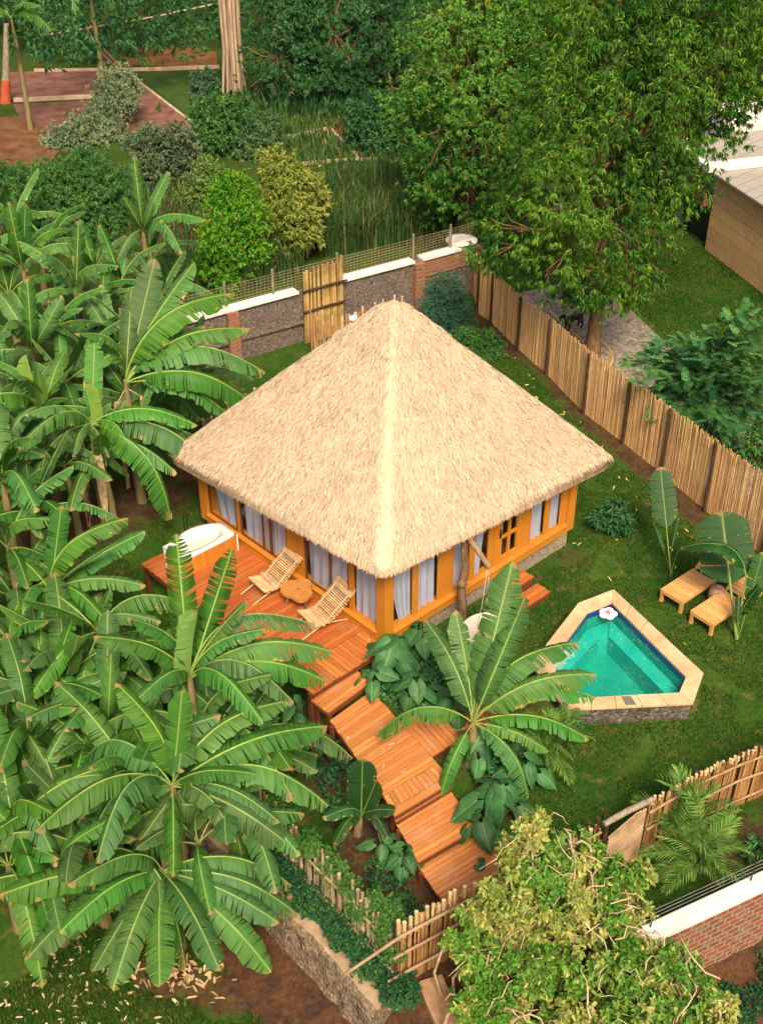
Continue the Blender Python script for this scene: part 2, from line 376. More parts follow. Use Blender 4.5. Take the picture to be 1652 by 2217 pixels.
def m_banana(name,c1,c2,rib,hi=.75,objvar=.26):
    t=NT(name); tc=t.n('ShaderNodeTexCoord'); sp=t.n('ShaderNodeSeparateXYZ'); t.l(tc.outputs['Object'],sp.inputs[0])
    X,Y=sp.outputs[0],t.math('ABSOLUTE',sp.outputs[1])
    sl=t.math('SUBTRACT',X,t.math('MULTIPLY',Y,.35))
    cb=t.n('ShaderNodeCombineXYZ'); t.l(t.math('MULTIPLY',sl,120.0),cb.inputs[0]); t.l(t.math('MULTIPLY',sp.outputs[1],5.0),cb.inputs[1])
    r=t.n('ShaderNodeObjectInfo').outputs['Random']; t.l(t.math('MULTIPLY',r,50.0),cb.inputs[2])
    ve=t.noise(cb.outputs[0],1.0,2,.6).outputs[0]
    col=t.mix(t.ramp(ve,[(.3,0),(.7,1)]),c1,c2)
    big=t.noise(tc.outputs['Object'],3.0,3).outputs[0]; col=t.hsv(col,.5,1,t.rng(big,.75,1.25))
    # pale midrib line and yellow torn margin are the colours of the leaf itself
    col=t.mix(t.ramp(Y,[(.002,.75),(.009,0)]),col,rib)
    tn=t.noise(tc.outputs['Object'],9,4,.7); cbn=t.n('ShaderNodeVectorMath',operation='ADD'); t.l(tc.outputs['Object'],cbn.inputs[0]); cr=t.n('ShaderNodeCombineXYZ'); t.l(t.math('MULTIPLY',r,33.0),cr.inputs[2]); t.l(cr.outputs[0],cbn.inputs[1]); t.l(cbn.outputs[0],tn.inputs['Vector'])
    edge=t.ramp(t.math('ADD',tn.outputs[0],t.math('MULTIPLY',Y,2.2)),[(.80,0),(.86,.9)])
    col=t.mix(edge,col,(.34,.26,.06))
    tipb=t.ramp(t.math('ADD',X,t.math('MULTIPLY',t.math('SUBTRACT',tn.outputs[0],.5),.25)),[(.955,0),(.99,.9)])
    col=t.mix(tipb,col,(.30,.19,.07))
    col=t.hsv(col,t.rng(r,.480,.512),t.rng(t.math('FRACT',t.math('MULTIPLY',r,5.7)),.88,1.12),t.rng(t.math('FRACT',t.math('MULTIPLY',r,9.3)),1-objvar,1+objvar))
    bm=t.bump(ve,.35,.01)
    return t.surf(col,.55,.2,bm,.22)
M_ban=m_banana('banana_leaf_green',(.026,.105,.018),(.080,.195,.038),(.22,.33,.07))
M_banY=m_banana('banana_leaf_young',(.15,.29,.045),(.22,.37,.075),(.45,.52,.18))
M_banD=m_banana('strelitzia_leaf_dark',(.014,.060,.014),(.026,.090,.020),(.15,.22,.05))
M_rib=mat_simple('leaf_rib',(.17,.27,.05),(.29,.37,.09),5,.5,.3)
M_ribD=mat_simple('leaf_stalk_green',(.13,.22,.05),(.2,.28,.07),5,.5,.3)
M_dryleaf=mat_simple('dry_banana_leaf',(.30,.19,.09),(.52,.38,.21),6,.9,.1,isl=.25)
M_pstem=mat_simple('banana_stem',(.13,.12,.04),(.27,.19,.09),5,.7,.2,bump=.4,stretch=(4,4,.5))
def m_ear():
    t=NT('elephant_ear_leaf'); v=t.coord('Object'); r=t.n('ShaderNodeObjectInfo').outputs['Random']
    tc=t.n('ShaderNodeTexCoord'); sp=t.n('ShaderNodeSeparateXYZ'); t.l(tc.outputs['Object'],sp.inputs[0])
    Y=t.math('ABSOLUTE',sp.outputs[1])
    wv=t.math('SINE',t.math('MULTIPLY',t.math('SUBTRACT',sp.outputs[0],t.math('MULTIPLY',Y,.8)),42.0))
    col=t.mix(t.ramp(t.noise(v,3,3).outputs[0],[(.3,0),(.7,1)]),(.022,.092,.027),(.046,.145,.042))
    col=t.mix(t.ramp(wv,[(.93,0),(1,.45)]),col,(.12,.22,.09))
    col=t.mix(t.ramp(Y,[(.006,.7),(.02,0)]),col,(.16,.26,.10))
    col=t.hsv(col,t.rng(r,.485,.51),1,t.rng(t.math('FRACT',t.math('MULTIPLY',r,7.7)),.7,1.35))
    return t.surf(col,.5,.22,None,.12)
M_ear=m_ear()
M_mango=mat_leaf('mango_leaf',(.019,.085,.012),(.092,.205,.020),.5,.3,.5,.03,.25,.45,yellow=.10,yc=(.22,.30,.03))
M_mid=mat_leaf('mid_green_leaf',(.055,.175,.026),(.120,.270,.042),.55,.3,.4,.025,.25,.35,yellow=.04)
M_teal=mat_leaf('blue_green_leaf',(.022,.085,.027),(.055,.150,.045),.6,.25,.4,.02,.2,.3)
M_grey=mat_leaf('grey_green_leaf',(.13,.19,.095),(.24,.29,.145),.6,.3,.35,.02,.2,.5)
M_bright=mat_leaf('bright_green_leaf',(.05,.19,.012),(.12,.29,.018),.5,.3,.4,.02,.25,.8,yellow=.04)
M_yellowleaf=mat_leaf('yellow_green_leaf',(.14,.20,.03),(.26,.29,.06),.6,.2,.35,.02,.25,.6)
M_darkbush=mat_leaf('dark_bush_leaf',(.038,.120,.028),(.080,.185,.040),.5,.3,.4,.02,.2,.7)
M_vine=mat_leaf('straggly_leaf',(.15,.22,.032),(.32,.35,.09),.5,.35,.4,.035,.25,1.1,yellow=.16,yc=(.42,.37,.13))
M_ivy=mat_leaf('ivy_leaf',(.016,.070,.026),(.032,.105,.030),.45,.35,.45,.025,.15,.9,yellow=.03,yc=(.1,.22,.03))
M_feather=mat_leaf('feathery_leaf',(.032,.125,.040),(.072,.200,.056),.5,.3,.4,.02,.22,.9,yellow=.02)
M_palm=mat_leaf('palm_frond_leaf',(.075,.17,.03),(.15,.26,.05),.45,.35,.35,.03,.25,.8)
M_reedgrass=mat_leaf('tall_grass_blade',(.035,.090,.022),(.075,.125,.032),.6,.2,.45,.03,.25,.4,yellow=.08,yc=(.24,.22,.08))
M_metalroof=None
def m_roofsheet():
    t=NT('grey_roof_sheet'); v=t.coord('Object'); w=t.n('ShaderNodeTexWave'); w.inputs['Scale'].default_value=.55; w.bands_direction='Y'; t.l(v,w.inputs['Vector'])
    col=t.mix(t.ramp(w.outputs[0],[(.0,1),(.05,0)]),(.32,.29,.235),(.18,.17,.15)); col=t.mix(t.ramp(t.noise(v,2,5).outputs[0],[(.4,0),(.7,.6)]),col,(.26,.22,.165))
    return t.surf(col,.7,.3)
M_roofsheet=m_roofsheet()
M_clad=m_wood('brown_cladding',(.60,.32,.125),(.72,.45,.205),.8,.12,(2,2,2),1.2)
M_tankgreen=mat_simple('green_plastic',(.16,.36,.10),(.24,.44,.15),2,.5,.3)
M_yellowhose=mat_simple('yellow_plastic',(.62,.36,.03),(.68,.42,.05),5,.5,.3)
M_dog=mat_simple('black_fur',(.010,.008,.007),(.02,.015,.012),20,.7,.2)
M_petal=mat_simple('white_petal',(.78,.70,.68),(.8,.74,.72),3,.6,.2)
M_pink=mat_simple('pink_petal',(.55,.07,.15),(.62,.14,.22),3,.6,.2)
M_soilred=mat_simple('red_soil',(.09,.042,.02),(.17,.085,.042),1.5,.95,.05,bump=.6,bscale=12)
M_soilpurple=mat_simple('dry_purple_soil',(.11,.05,.036),(.20,.10,.075),1.2,.95,.05,bump=.6,bscale=12)
M_soilorange=mat_simple('orange_soil',(.10,.05,.018),(.19,.09,.032),1.2,.95,.05,bump=.6,bscale=12)
M_plotgrass=mat_simple('plot_grass',(.022,.060,.014),(.055,.085,.018),1.5,.95,.05,bump=.8,bscale=14)
M_paleline=mat_simple('pale_concrete_kerb',(.34,.22,.15),(.48,.35,.25),2,.9,.1)
M_redbase=mat_simple('red_paint_trunk',(.38,.07,.035),(.45,.1,.05),3,.8,.1)
M_straw=mat_simple('pale_hanging_fibre',(.24,.165,.105),(.42,.31,.21),3,.85,.1,isl=.25,stretch=(3,3,.3))
M_fallen=mat_simple('fallen_yellow_leaf',(.44,.30,.06),(.52,.42,.12),3,.7,.2,isl=.3)
M_falldry=mat_simple('fallen_dry_leaf',(.44,.32,.17),(.58,.46,.28),3,.8,.1,isl=.3)
# ------------------------------------------------------------------ the setting
def inpoly(x,y,poly):
    c=False; n=len(poly); j=n-1
    for i in range(n):
        xi,yi=poly[i][0],poly[i][1]; xj,yj=poly[j][0],poly[j][1]
        if (yi>y)!=(yj>y) and x<(xj-xi)*(y-yi)/(yj-yi)+xi: c=not c
        j=i
    return c
def segd(x,y,a,b):
    dx,dy=b[0]-a[0],b[1]-a[1]; L=dx*dx+dy*dy
    t=max(0,min(1,((x-a[0])*dx+(y-a[1])*dy)/L)) if L else 0
    return sqrt((x-a[0]-t*dx)**2+(y-a[1]-t*dy)**2)
FENCE=[(16.2,12.4),(15.14,11.14),(14.94,10.31),(14.1,8.31),(13.46,6.5),(12.37,4.05),(11.86,2.14),(11.33,.36),(10.64,-1.58),(9.98,-3.82),(9.3,-6.0)]
SOIL=[ # (polyline, width, amount)
    ([(14.2,7.2),(12.9,4.6),(12.2,3.0),(11.3,.4),(10.4,-1.9)],.75,.62),([(15,10.6),(14.1,8.3)],.9,.6),
    ([(5.8,.0),(6.6,-.6)],.5,.45),([(7.4,.25),(7.9,-.4)],.35,.4),
    ([(-2.2,-.5),(-3.6,-4.5),(-4.0,-6.0)],1.1,.6),([(-.6,-1.2),(-1.2,-4.6)],.7,.5),([(1.6,-.25),(5.5,-.2)],.5,.35),
    ([(-6.3,-1.0),(-6.5,-3.5),(-6.6,-6.5)],.7,.9),([(-8.2,-2.2),(-7.4,-3.6)],.5,.6),([(-5.2,-6.4),(-4,-7.2),(-3,-8.5)],1.3,.9),
    ([(-2,-10.2),(1,-10.9),(3,-11.4)],1.2,.95),([(-4.4,1.8),(-6,5)],1.0,.4),([(3.5,-8.9),(1.0,-8.6)],.8,.5),
    ([(2,9.2),(6.5,9.4),(9,10.2)],1.0,.75),([(0,9.5),(-3,10)],1.4,.6),
    ([(10.7,-3.4),(12.6,1.5),(14,5.0)],1.0,.7)]
def soil_at(x,y):
    v=0
    for pl,wd,am in SOIL:
        d=min(segd(x,y,pl[i],pl[i+1]) for i in range(len(pl)-1))
        if d<wd*2.2: v=max(v,am*(1-sstep(wd*.4,wd*2.0,d)))
    if y>13.4: v=max(v,.33*sstep(13.4,16,y)+.1)
    return v
def axis(a,b,f0,f1,st):
    l=list(np.arange(f0,f1,st)); 
    s=st; x=f0
    while x>a: s*=1.35; x-=s; l.insert(0,x)
    s=st; x=l[-1]
    while x<b: s*=1.35; x+=s; l.append(x)
    return l
xs=axis(-260,420,-13,18,.2); ys=axis(-260,420,-14,17,.2)
mb=MB(); V=[];att=[]
for y in ys:
    for x in xs:
        V.append((x,y,gz(x,y) if -40<x<60 and -40<y<60 else 0)); att.append(soil_at(x,y) if -13<x<40 and -14<y<60 else .4)
nx=len(xs); mb.raw(V,[(j*nx+i,j*nx+i+1,(j+1)*nx+i+1,(j+1)*nx+i) for j in range(len(ys)-1) for i in range(nx-1)
    if not inpoly((xs[i]+xs[i+1])/2,(ys[j]+ys[j+1])/2,[(5.25,-2.57),(4.40,-2.37),(2.19,-2.97),(1.61,-4.21),(3.62,-5.85),(4.35,-5.55)])])
ground=struct(mb.obj('ground',M_ground,smooth=True))
a=ground.data.attributes.new('soil','FLOAT','POINT')
if len(ground.data.vertices)==len(att): a.data.foreach_set('value',np.array(att,dtype=np.float32))
else: print('GROUND VERTS CHANGED')

def sheet(name,poly,mat,dz=.012,step=.5,label=None):
    # a thin sheet laid on the ground along a polygon
    x0,x1=min(p[0] for p in poly),max(p[0] for p in poly); y0,y1=min(p[1] for p in poly),max(p[1] for p in poly)
    bm=bmesh.new(); vs=[bm.verts.new((p[0],p[1],0)) for p in poly]; bm.faces.new(vs)
    for k in np.arange(x0+step,x1,step): bmesh.ops.bisect_plane(bm,geom=bm.verts[:]+bm.edges[:]+bm.faces[:],plane_co=(k,0,0),plane_no=(1,0,0))
    for k in np.arange(y0+step,y1,step): bmesh.ops.bisect_plane(bm,geom=bm.verts[:]+bm.edges[:]+bm.faces[:],plane_co=(0,k,0),plane_no=(0,1,0))
    for v in bm.verts: v.co.z=gz(v.co.x,v.co.y)+dz
    bm.normal_update()
    for f in bm.faces:
        if f.normal.z<0: f.normal_flip()
    me=bpy.data.meshes.new(name); bm.to_mesh(me); bm.free(); me.materials.append(mat)
    o=bpy.data.objects.new(name,me); COL.objects.link(o); return struct(o)
def gq(*px): return [tuple(P(x,y,0)[:2]) for x,y in px]
# gravel yard and neighbour's lawn beyond the reed fence
sheet('gravel_yard',[(10.6,-3.2),(12.1,.4),(12.9,2.4),(13.3,4.3),(14.4,6.9),(15.6,9.6),(16.4,11.6),(20.6,10.2),(18.2,5.3),(15.6,-1.0),(14.0,-4.6)],M_gravel,.02,.6)
# plots of the valley behind the wall
for nm,px,m in (('soil_plot',[(20,155),(222,150),(215,208),(25,218)],M_soilpurple),('soil_plot',[(28,226),(206,216),(180,250),(140,300),(40,250)],M_soilpurple),
    ('soil_plot',[(286,168),(425,276),(380,304),(262,302),(270,230)],M_soilpurple),('grass_plot',[(300,162),(470,150),(505,215),(430,272)],M_plotgrass),
    ('soil_plot',[(240,140),(300,104),(400,98),(470,112),(470,144)],M_soilorange),('grass_plot',[(520,220),(565,192),(704,280),(608,322)],M_plotgrass),
    ('grass_plot',[(605,318),(712,284),(778,348),(640,356)],M_plotgrass),('soil_plot',[(715,280),(690,250),(790,245),(792,290),(860,345),(820,352),(785,348)],M_soilorange),
    ('soil_plot',[(-120,262),(60,250),(150,300),(110,350),(30,400),(-140,420)],M_soilred),('soil_plot',[(330,420),(460,420),(450,520),(360,570),(300,540)],M_soilred)):
    sheet(nm,gq(*px),m,.03 if m is not M_plotgrass else .036,3.0)

# blades of grass: nobody could count them
def blades(name,pts,h,wd,mat,lean=.6,rng=NR,z=None):
    n=len(pts); an=rng.uniform(0,2*pi,n); L=rng.uniform(.1,1,n)*lean; hh=h*rng.uniform(.5,1.25,n); ww=wd*rng.uniform(.6,1.3,n)
    b=np.array(pts,dtype=np.float64); d=np.stack([np.cos(an),np.sin(an),np.zeros(n)],1); s=np.stack([-np.sin(an),np.cos(an),np.zeros(n)],1)
    up=np.array([0,0,1.0])
    mid=b+up*(hh*.6)[:,None]+d*(hh*L*.25)[:,None]; tip=b+up*(hh*(1-.35*L))[:,None]+d*(hh*L)[:,None]
    V=np.stack([b-s*ww[:,None]/2,b+s*ww[:,None]/2,mid+s*ww[:,None]*.45,tip,mid-s*ww[:,None]*.45],1).reshape(-1,3)
    i=np.arange(n)[:,None]*5
    mb=MB(); mb.V.append(V.astype(np.float32)); mb.n=len(V)
    mb.F.append((i+np.array([[0,1,2,4]]),0)); mb.F.append((i+np.array([[4,2,3]]),0))
    return mb
def lawn_points(n,box,ok):
    out=[]
    while len(out)<n:
        x=R.uniform(box[0],box[1]); y=R.uniform(box[2],box[3])
        if ok(x,y): out.append((x,y,gz(x,y)-.005))
    return out
POOLOUT=[(5.6,-2.3),(4.5,-2.07),(1.95,-2.8),(1.4,-4.3),(3.6,-6.1),(4.69,-5.6)]
def lawn_ok(x,y):
    if inpoly(x,y,POOLOUT) or (-.1<x<6.8 and -.1<y<7): return False
    if x>FENCE[0][0]: return False
    if soil_at(x,y)+.35*mnoise.noise(Vector((x*1.7,y*1.7,5)))>.42: return False
    return mnoise.noise(Vector((x*1.1,y*1.1,9)))>-.30
g1=blades('lawn',lawn_points(95000,(-1.2,13.8,-8.6,9.5),lambda x,y: lawn_ok(x,y) and x< 11.3+.27*y+ .02*y*y*.3),.055,.022,M_grass)
g2=blades('left',lawn_points(26000,(-6.5,-2.2,2.5,9.5),lawn_ok),.06,.024,M_grass)
g3=blades('low',lawn_points(42000,(-12.5,-6.3,-8.5,-.5),lambda x,y: soil_at(x,y)+.3*mnoise.noise(Vector((x*1.5,y*1.5,5)))<.45),.13,.022,M_grass,.8)
g4=blades('yard',lawn_points(22000,(14.5,26,3,12),lambda x,y: inpoly(x,y,[(18.4,5.2),(20.8,10.1),(24,12),(26,9),(24,4.6),(22,0),(16,-1)])),.06,.03,M_grass)
for g in (g2,g3,g4): g1.raw(np.concatenate(g.V),g.F[0][0]); g1.F.append((g.F[1][0]+g1.n-g.n,0))
go=g1.obj('grass',M_grass); go['kind']='stuff'
# ------------------------------------------------------------------ the hut
LX,LY,FZ,WT=6.72,7.0,.55,3.0
hut=thing('thatched_hut','square garden hut with orange timber windows under a big straw thatch roof','hut',(LX/2,LY/2,0))
mb=MB(); mb.box((LX/2,LY/2,.10),(LX-.12,LY-.12,.86)); mb.obj('stone_base',M_pebble,hut)
mb=MB(); mb.box((LX/2,LY/2,FZ-.01),(LX-.16,LY-.16,.03)); mb.obj('floor',M_room,hut)
# roof
APX=Vector((3.5,3.42,6.72))
CORN=[Vector((-.52,-.50,2.98)),Vector((7.42,-.60,2.46)),Vector((7.45,7.7,2.35)),Vector((-.52,7.60,2.26))]
def ring(s):                      # point on the rounded eaves outline, s in 0..1
    s=(s%1)*4; i=int(s)%4; f=s-int(s)
    a,b=CORN[i],CORN[(i+1)%4]; p=a.lerp(b,f)
    r=.05                        # rounding of the corner
    if f<r or f>1-r:
        c=a if f<r else b; o=CORN[(i-1)%4] if f<r else CORN[(i+2)%4]; me=b if f<r else a
        q=(r-f if f<r else f-(1-r))/r
        p=p-(p-c).lerp(Vector((0,0,0)),1)*0
        mid=(CORN[0]+CORN[1]+CORN[2]+CORN[3])/4
        p=p+(mid-p)*(.022*q*q)
    return p
def roofp(s,t,off=0.0):
    e=ring(s); p=e.lerp(APX,t)
    p.z+=.21+.05*sin(pi*t)+.07*sstep(.73,.78,t)*(1-sstep(.93,1,t))
    if off:
        p.z+=off*.75; mid=Vector((3.45,3.5,p.z)); d=(p-mid); d.z=0
        if d.length>.01: p+=d.normalized()*off*.6
    return p
mb=MB()
def shell(u,v): 
    if v<.06: 
        p=roofp(u,0); p.z-=.22*(1-v/.06); return p
    return roofp(u,(v-.06)/.94*.995,.02*mnoise.noise(Vector((u*60,v*25,0))))
mb.grid(shell,160,44,1,closeu=True)
# the closed underside
mb.grid(lambda u,v:(lambda p:Vector((p.x,p.y,p.z-.02)))(ring(u).lerp(Vector((3.45,3.5,3.4)),v*.999)),80,6,1,closeu=True)
# straws: layer on layer of short stems lying down the slope, plus the hanging fringe
def straws(n,seed,fringe=False):
    rg=np.random.default_rng(seed); V=np.zeros((n,4,3)); k=0
    ss=rg.uniform(0,1,n); tt=1-np.sqrt(rg.uniform(0,1,n)); 
    # keep the two faces that can be seen plus strips of the others
    for i in range(n):
        s=ss[i]; t=tt[i] if not fringe else rg.uniform(0,.012)
        if not fringe and .27<s<.73 and rg.uniform()<.55: s=(s+.5)%1
        L=rg.uniform(.07,.18); wd=rg.uniform(.006,.015)
        p0=roofp(s,min(.995,t+.012),rg.uniform(.012,.045))
        if fringe:
            out=ring(s)-Vector((3.45,3.5,0)); out.z=0; out.normalize()
            p0=roofp(s,t,rg.uniform(-.03,.05)); d=Vector((0,0,-1))+out*rg.uniform(.0,.4)+Vector(rg.normal(0,.09,3)); d.normalize(); L=rg.uniform(.15,.25)
            p1=p0+d*L; side=d.cross(out).normalized()
        else:
            ds=rg.normal(0,.55); dn=roofp(s,max(0,t-.06)); d=(dn-roofp(s,t)); 
            if t<.06: d=roofp(s,t)-roofp(s,t+.06)
            d.normalize(); tang=(roofp(s+.004,t)-roofp(s-.004,t)); tang.normalize()
            d=(d+tang*ds*.75).normalized(); nrm=tang.cross(d); nrm=nrm if nrm.z>0 else -nrm
            p1=p0+d*L+nrm*rg.uniform(-.02,.02); side=d.cross(nrm).normalized()
            side=(side+nrm*rg.normal(0,.5)).normalized()
        V[k]=[p0-side*wd/2,p0+side*wd/2,p1+side*wd*.35,p1-side*wd*.35]; k+=1
    return V.reshape(-1,3),(np.arange(n)[:,None]*4+np.array([[0,1,2,3]]))
for n,sd_,fr in ((118000,3,False),(13000,5,True)):
    v,f=straws(n,sd_,fr); mb.raw(v,f,0)
thatch=mb.obj('thatch_roof',[M_thatch,M_thatch_under],hut)
# straw laid over the four hips and bound at the peak
rg=np.random.default_rng(17); V=[]
for k in range(15000):
    c=rg.integers(0,4); 
    if c==2 and rg.uniform()<.6: c=0
    t=min(.955,1-sqrt(rg.uniform(0,1))); wdt=.55/max(1.2,7*(1-t)*.9)/4
    s=(c/4+rg.normal(0,.30)*wdt*.55)%1; p0=roofp(s,min(.992,t+.01),rg.uniform(.03,.07)); dn=roofp(s,max(0,t-.05)); up_=roofp(s,min(.99,t+.05)); d=(dn-up_).normalized()
    tang=(roofp(s+.003,t)-roofp(s-.003,t)).normalized(); off=((s-c/4+.5)%1-.5); d=(d+tang*(off/wdt*.9+rg.normal(0,.25))).normalized()
    nrm=tang.cross(d); nrm=nrm if nrm.z>0 else -nrm; L=rg.uniform(.08,.22); w_=rg.uniform(.006,.014); p1=p0+d*L+nrm*rg.uniform(-.015,.015); side=(d.cross(nrm)+nrm*rg.normal(0,.4)).normalized()
    V+=[p0-side*w_/2,p0+side*w_/2,p1+side*w_*.35,p1-side*w_*.35]
mb=MB(); mb.raw(V,np.arange(15000)[:,None]*4+np.array([[0,1,2,3]])); mb.obj('hip_straw',M_ridge,thatch)
# corner posts
for x,y in ((.0,.0),(LX,0),(0,LY),(LX,LY)):
    mb=MB(); cx=.10 if x==0 else LX-.10; cy=.10 if y==0 else LY-.10
    tp_=WT+.1 if y==0 and x==0 else (2.72 if y==0 else 2.5); mb.box((cx,cy,(FZ-.02+tp_)/2),(.28,.28,tp_-FZ+.02)); mb.obj('corner_post',M_post,hut)
# sill beams and head beams, butted between the posts
mb=MB(); mb.box((LX/2,.10,FZ+.09),(LX-.48,.30,.22)); mb.box((LX/2,.075,FZ+.215),(LX-.48,.33,.03)); mb.obj('sill_beam',M_sill,hut)
mb=MB(); mb.box((.10,LY/2,FZ+.09),(.30,LY-.48,.22)); mb.box((.075,LY/2,FZ+.215),(.33,LY-.48,.03)); mb.obj('sill_beam',M_sill,hut)
mb=MB(); mb.beam((.24,.12,WT),(LX-.24,.12,2.62),.22,.2); mb.obj('head_beam',M_post,hut)
mb=MB(); mb.beam((.12,.24,WT),(.12,LY-.24,2.45),.22,.2); mb.obj('head_beam',M_post,hut)
for q in ((LX/2,LY-.1,(FZ+WT)/2,LX-.48,.16,WT-FZ),(LX-.1,LY/2,(FZ+WT)/2,.16,LY-.48,WT-FZ)):
    mb=MB(); mb.box(q[:3],q[3:]); mb.obj('timber_wall',M_clad,hut)
ZB,ZT=FZ+.235,WT-.12
def wbox(face,a,b,d0,d1,z0,z1):   # box on a wall face: a..b along the wall, d0..d1 depth
    c=((a+b)/2,(d0+d1)/2,(z0+z1)/2); s=(b-a,d1-d0,z1-z0)
    return (c,s) if face=='x' else ((c[1],c[0],c[2]),(s[1],s[0],s[2]))
def wpost(face,a,b,mat,nm='wall_post',d0=.045,d1=.095):
    mb=MB(); mb.box(*wbox(face,a,b,d0,d1,ZB,ZT)); mb.obj(nm,mat,hut)
def pane(m,face,a,b,d,z0,z1):      # one sheet of glass facing outwards
    v=[(a,d,z0),(b,d,z0),(b,d,z1),(a,d,z1)]
    if face=='x': m.raw(v,[(0,1,2,3)])
    else: m.raw([(y,x,z) for x,y,z in v],[(3,2,1,0)])
def window(face,a,b,bars,fm,gap=0.0,gapside=0,wavy=3):
    # fixed light: frame, pane, one curtain behind it
    f=MB(); fw=.03
    for A,B,z0,z1 in ((a,a+fw,ZB,ZT),(b-fw,b,ZB,ZT),(a+fw,b-fw,ZB,ZB+fw),(a+fw,b-fw,ZT-fw,ZT)): f.box(*wbox(face,A,B,.045,.09,z0,z1))
    for m in bars: f.box(*wbox(face,m-.03,m+.03,.05,.085,ZB+fw,ZT-fw))
    fo=f.obj('window',fm,hut)
    g=MB(); pane(g,face,a+fw,b-fw,.07,ZB+fw,ZT-fw); g.obj('pane',M_glass,fo)
    c=MB(); aa,bb=a+.02,b-.02
    ph=R.uniform(0,6)
    def fn(u,v):
        k=u; lo=aa+(gap if gapside<0 else 0)*(sstep(.55,0,v) if False else (1-v)**1.5); hi=bb-(gap if gapside>0 else 0)*(1-v)**1.5
        s=lo+(hi-lo)*u; d=.165+.03*sin(u*wavy*2*pi+ph)*(.5+.5*(1-v))+.015*sin(u*17+ph*2+v*2)
        z=ZB-.08+(ZT-ZB+.05)*v
        return Vector((s,d,z)) if face=='x' else Vector((d,s,z))
    c.grid(fn,36,14); c.obj('curtain',M_curtain,fo,smooth=True)
# lawn side (readings of the photograph along the wall)
window('x',.25,.97,[],M_post,.35,-1); wpost('x',.97,1.09,M_post); window('x',1.09,1.80,[],M_post,0,0)
wpost('x',1.80,1.94,M_post); mb=MB(); mb.box(*wbox('x',1.94,2.26,.06,.16,ZB,ZT)); mb.obj('wall_panel',M_sill,hut)
window('x',2.26,2.88,[],M_post); wpost('x',2.88,3.0,M_post); window('x',3.0,3.54,[],M_post,.22,1); wpost('x',3.54,3.69,M_post)
# the door
D0,D1=3.70,4.66
mb=MB()
for A,B,z0,z1 in ((D0,D0+.30,ZB,ZT),(D1-.10,D1,ZB,ZT),(D0+.30,D1-.10,ZB,ZB+.16),(D0+.30,D1-.10,ZT-.2,ZT)): mb.box(*wbox('x',A,B,.04,.11,z0,z1))
mb.box(*wbox('x',(D0+.3+D1-.1)/2-.035,(D0+.3+D1-.1)/2+.035,.045,.105,ZB+.16,ZT-.2))
for k in (.34,.68): 
    z=ZB+.16+(ZT-.36-ZB)*k
    for A,B in ((D0+.30,(D0+.2+D1)/2-.035),((D0+.2+D1)/2+.035,D1-.10)): mb.box(*wbox('x',A,B,.045,.105,z-.035,z+.035))
door=mb.obj('door',M_post,hut)
mb=MB(); pane(mb,'x',D0+.3,D1-.1,.074,ZB+.16,ZT-.2); mb.obj('pane',M_glass,door)
mb=MB(); mb.box((D0+.22,.03,ZB+.92),(.05,.02,.26)); mb.tube([(D0+.22,.02,ZB+.96),(D0+.22,-.03,ZB+.96),(D0+.12,-.035,ZB+.96)],.014,8); mb.obj('handle',M_black,door)
wpost('x',4.66,4.78,M_post); mb=MB(); mb.box(*wbox('x',4.78,5.06,.06,.16,ZB,ZT)); mb.obj('wall_panel',M_post,hut)
window('x',5.06,5.66,[],M_post); wpost('x',5.66,5.79,M_post); window('x',5.79,6.28,[],M_post); wpost('x',6.28,LX-.24,M_post,d0=.04,d1=.1)
# deck side
wpost('y',1.14,1.27,M_post); window('y',.25,1.14,[],M_post)
window('y',1.28,2.86,[1.95],M_darkwood,.3,-1,4); wpost('y',2.88,3.13,M_post)
mb=MB(); mb.box(*wbox('y',3.15,3.56,.05,.15,ZB,ZT)); sw=mb.obj('wall_panel',M_post,hut)
mb=MB(); mb.box((.04,3.40,ZB+1.55),(.02,.09,.09)); mb.box((.04,3.40,ZB+1.35),(.02,.09,.09)); mb.obj('switch',M_black,sw)
window('y',3.56,4.18,[],M_darkwood); window('y',4.20,5.41,[4.5],M_darkwood,.0,0,4); wpost('y',5.42,5.55,M_post); window('y',5.56,6.74,[],M_darkwood,.42,1,2)
# ------------------------------------------------------------------ deck and boardwalk
def boards(quad,n,dz,mat,name,parent,along='ab',z=.0,th=.04,gap=.012,jit=.0):
    # quad a,b,c,d ; boards run from edge a-d to edge b-c when along=='ab', split along a->d
    a,b,c,d=[Vector((q[0],q[1],z)) for q in quad]
    if along!='ab': a,b,c,d=b,c,d,a
    m=MB()
    for i in range(n):
        t0,t1=i/n,(i+1)/n; L=(d-a).length/n; e=gap/2/L/n
        p=[a.lerp(d,t0+e),b.lerp(c,t0+e),b.lerp(c,t1-e),a.lerp(d,t1-e)]
        zz=R.uniform(-.004,.004)
        ov=R.uniform(-.012,.012)
        dv=(p[1]-p[0]).normalized()*ov
        m.prism([q+dv for q in p],z-th+zz,z+zz)
    return m.obj(name,mat,parent)
DZ=.52
deck=thing('wooden_deck','red-brown plank deck on posts along the glazed side of the hut','deck',(-1.2,3.2,-.3))
boards([(-2.36,.72),(-.02,.72),(-.02,6.45),(-2.36,6.45)],48,0,M_deckX,'deck_boards',deck,'ab',DZ)
boards([(-2.30,-.10),(-.02,-.10),(-.02,.71),(-2.30,.71)],19,0,M_deckY,'end_boards',deck,'bc',DZ)
mb=MB()
mb.box((-2.33,3.55,DZ-.11),(.05,5.7,.13)); mb.box((-1.15,-.07,DZ-.11),(2.2,.05,.13)); mb.box((-1.15,6.42,DZ-.11),(2.2,.05,.13))
for x in (-1.6,-.9,-.2): mb.box((x,3.2,DZ-.10),(.05,6.3,.10))
mb.obj('joist',M_deckpost,deck)
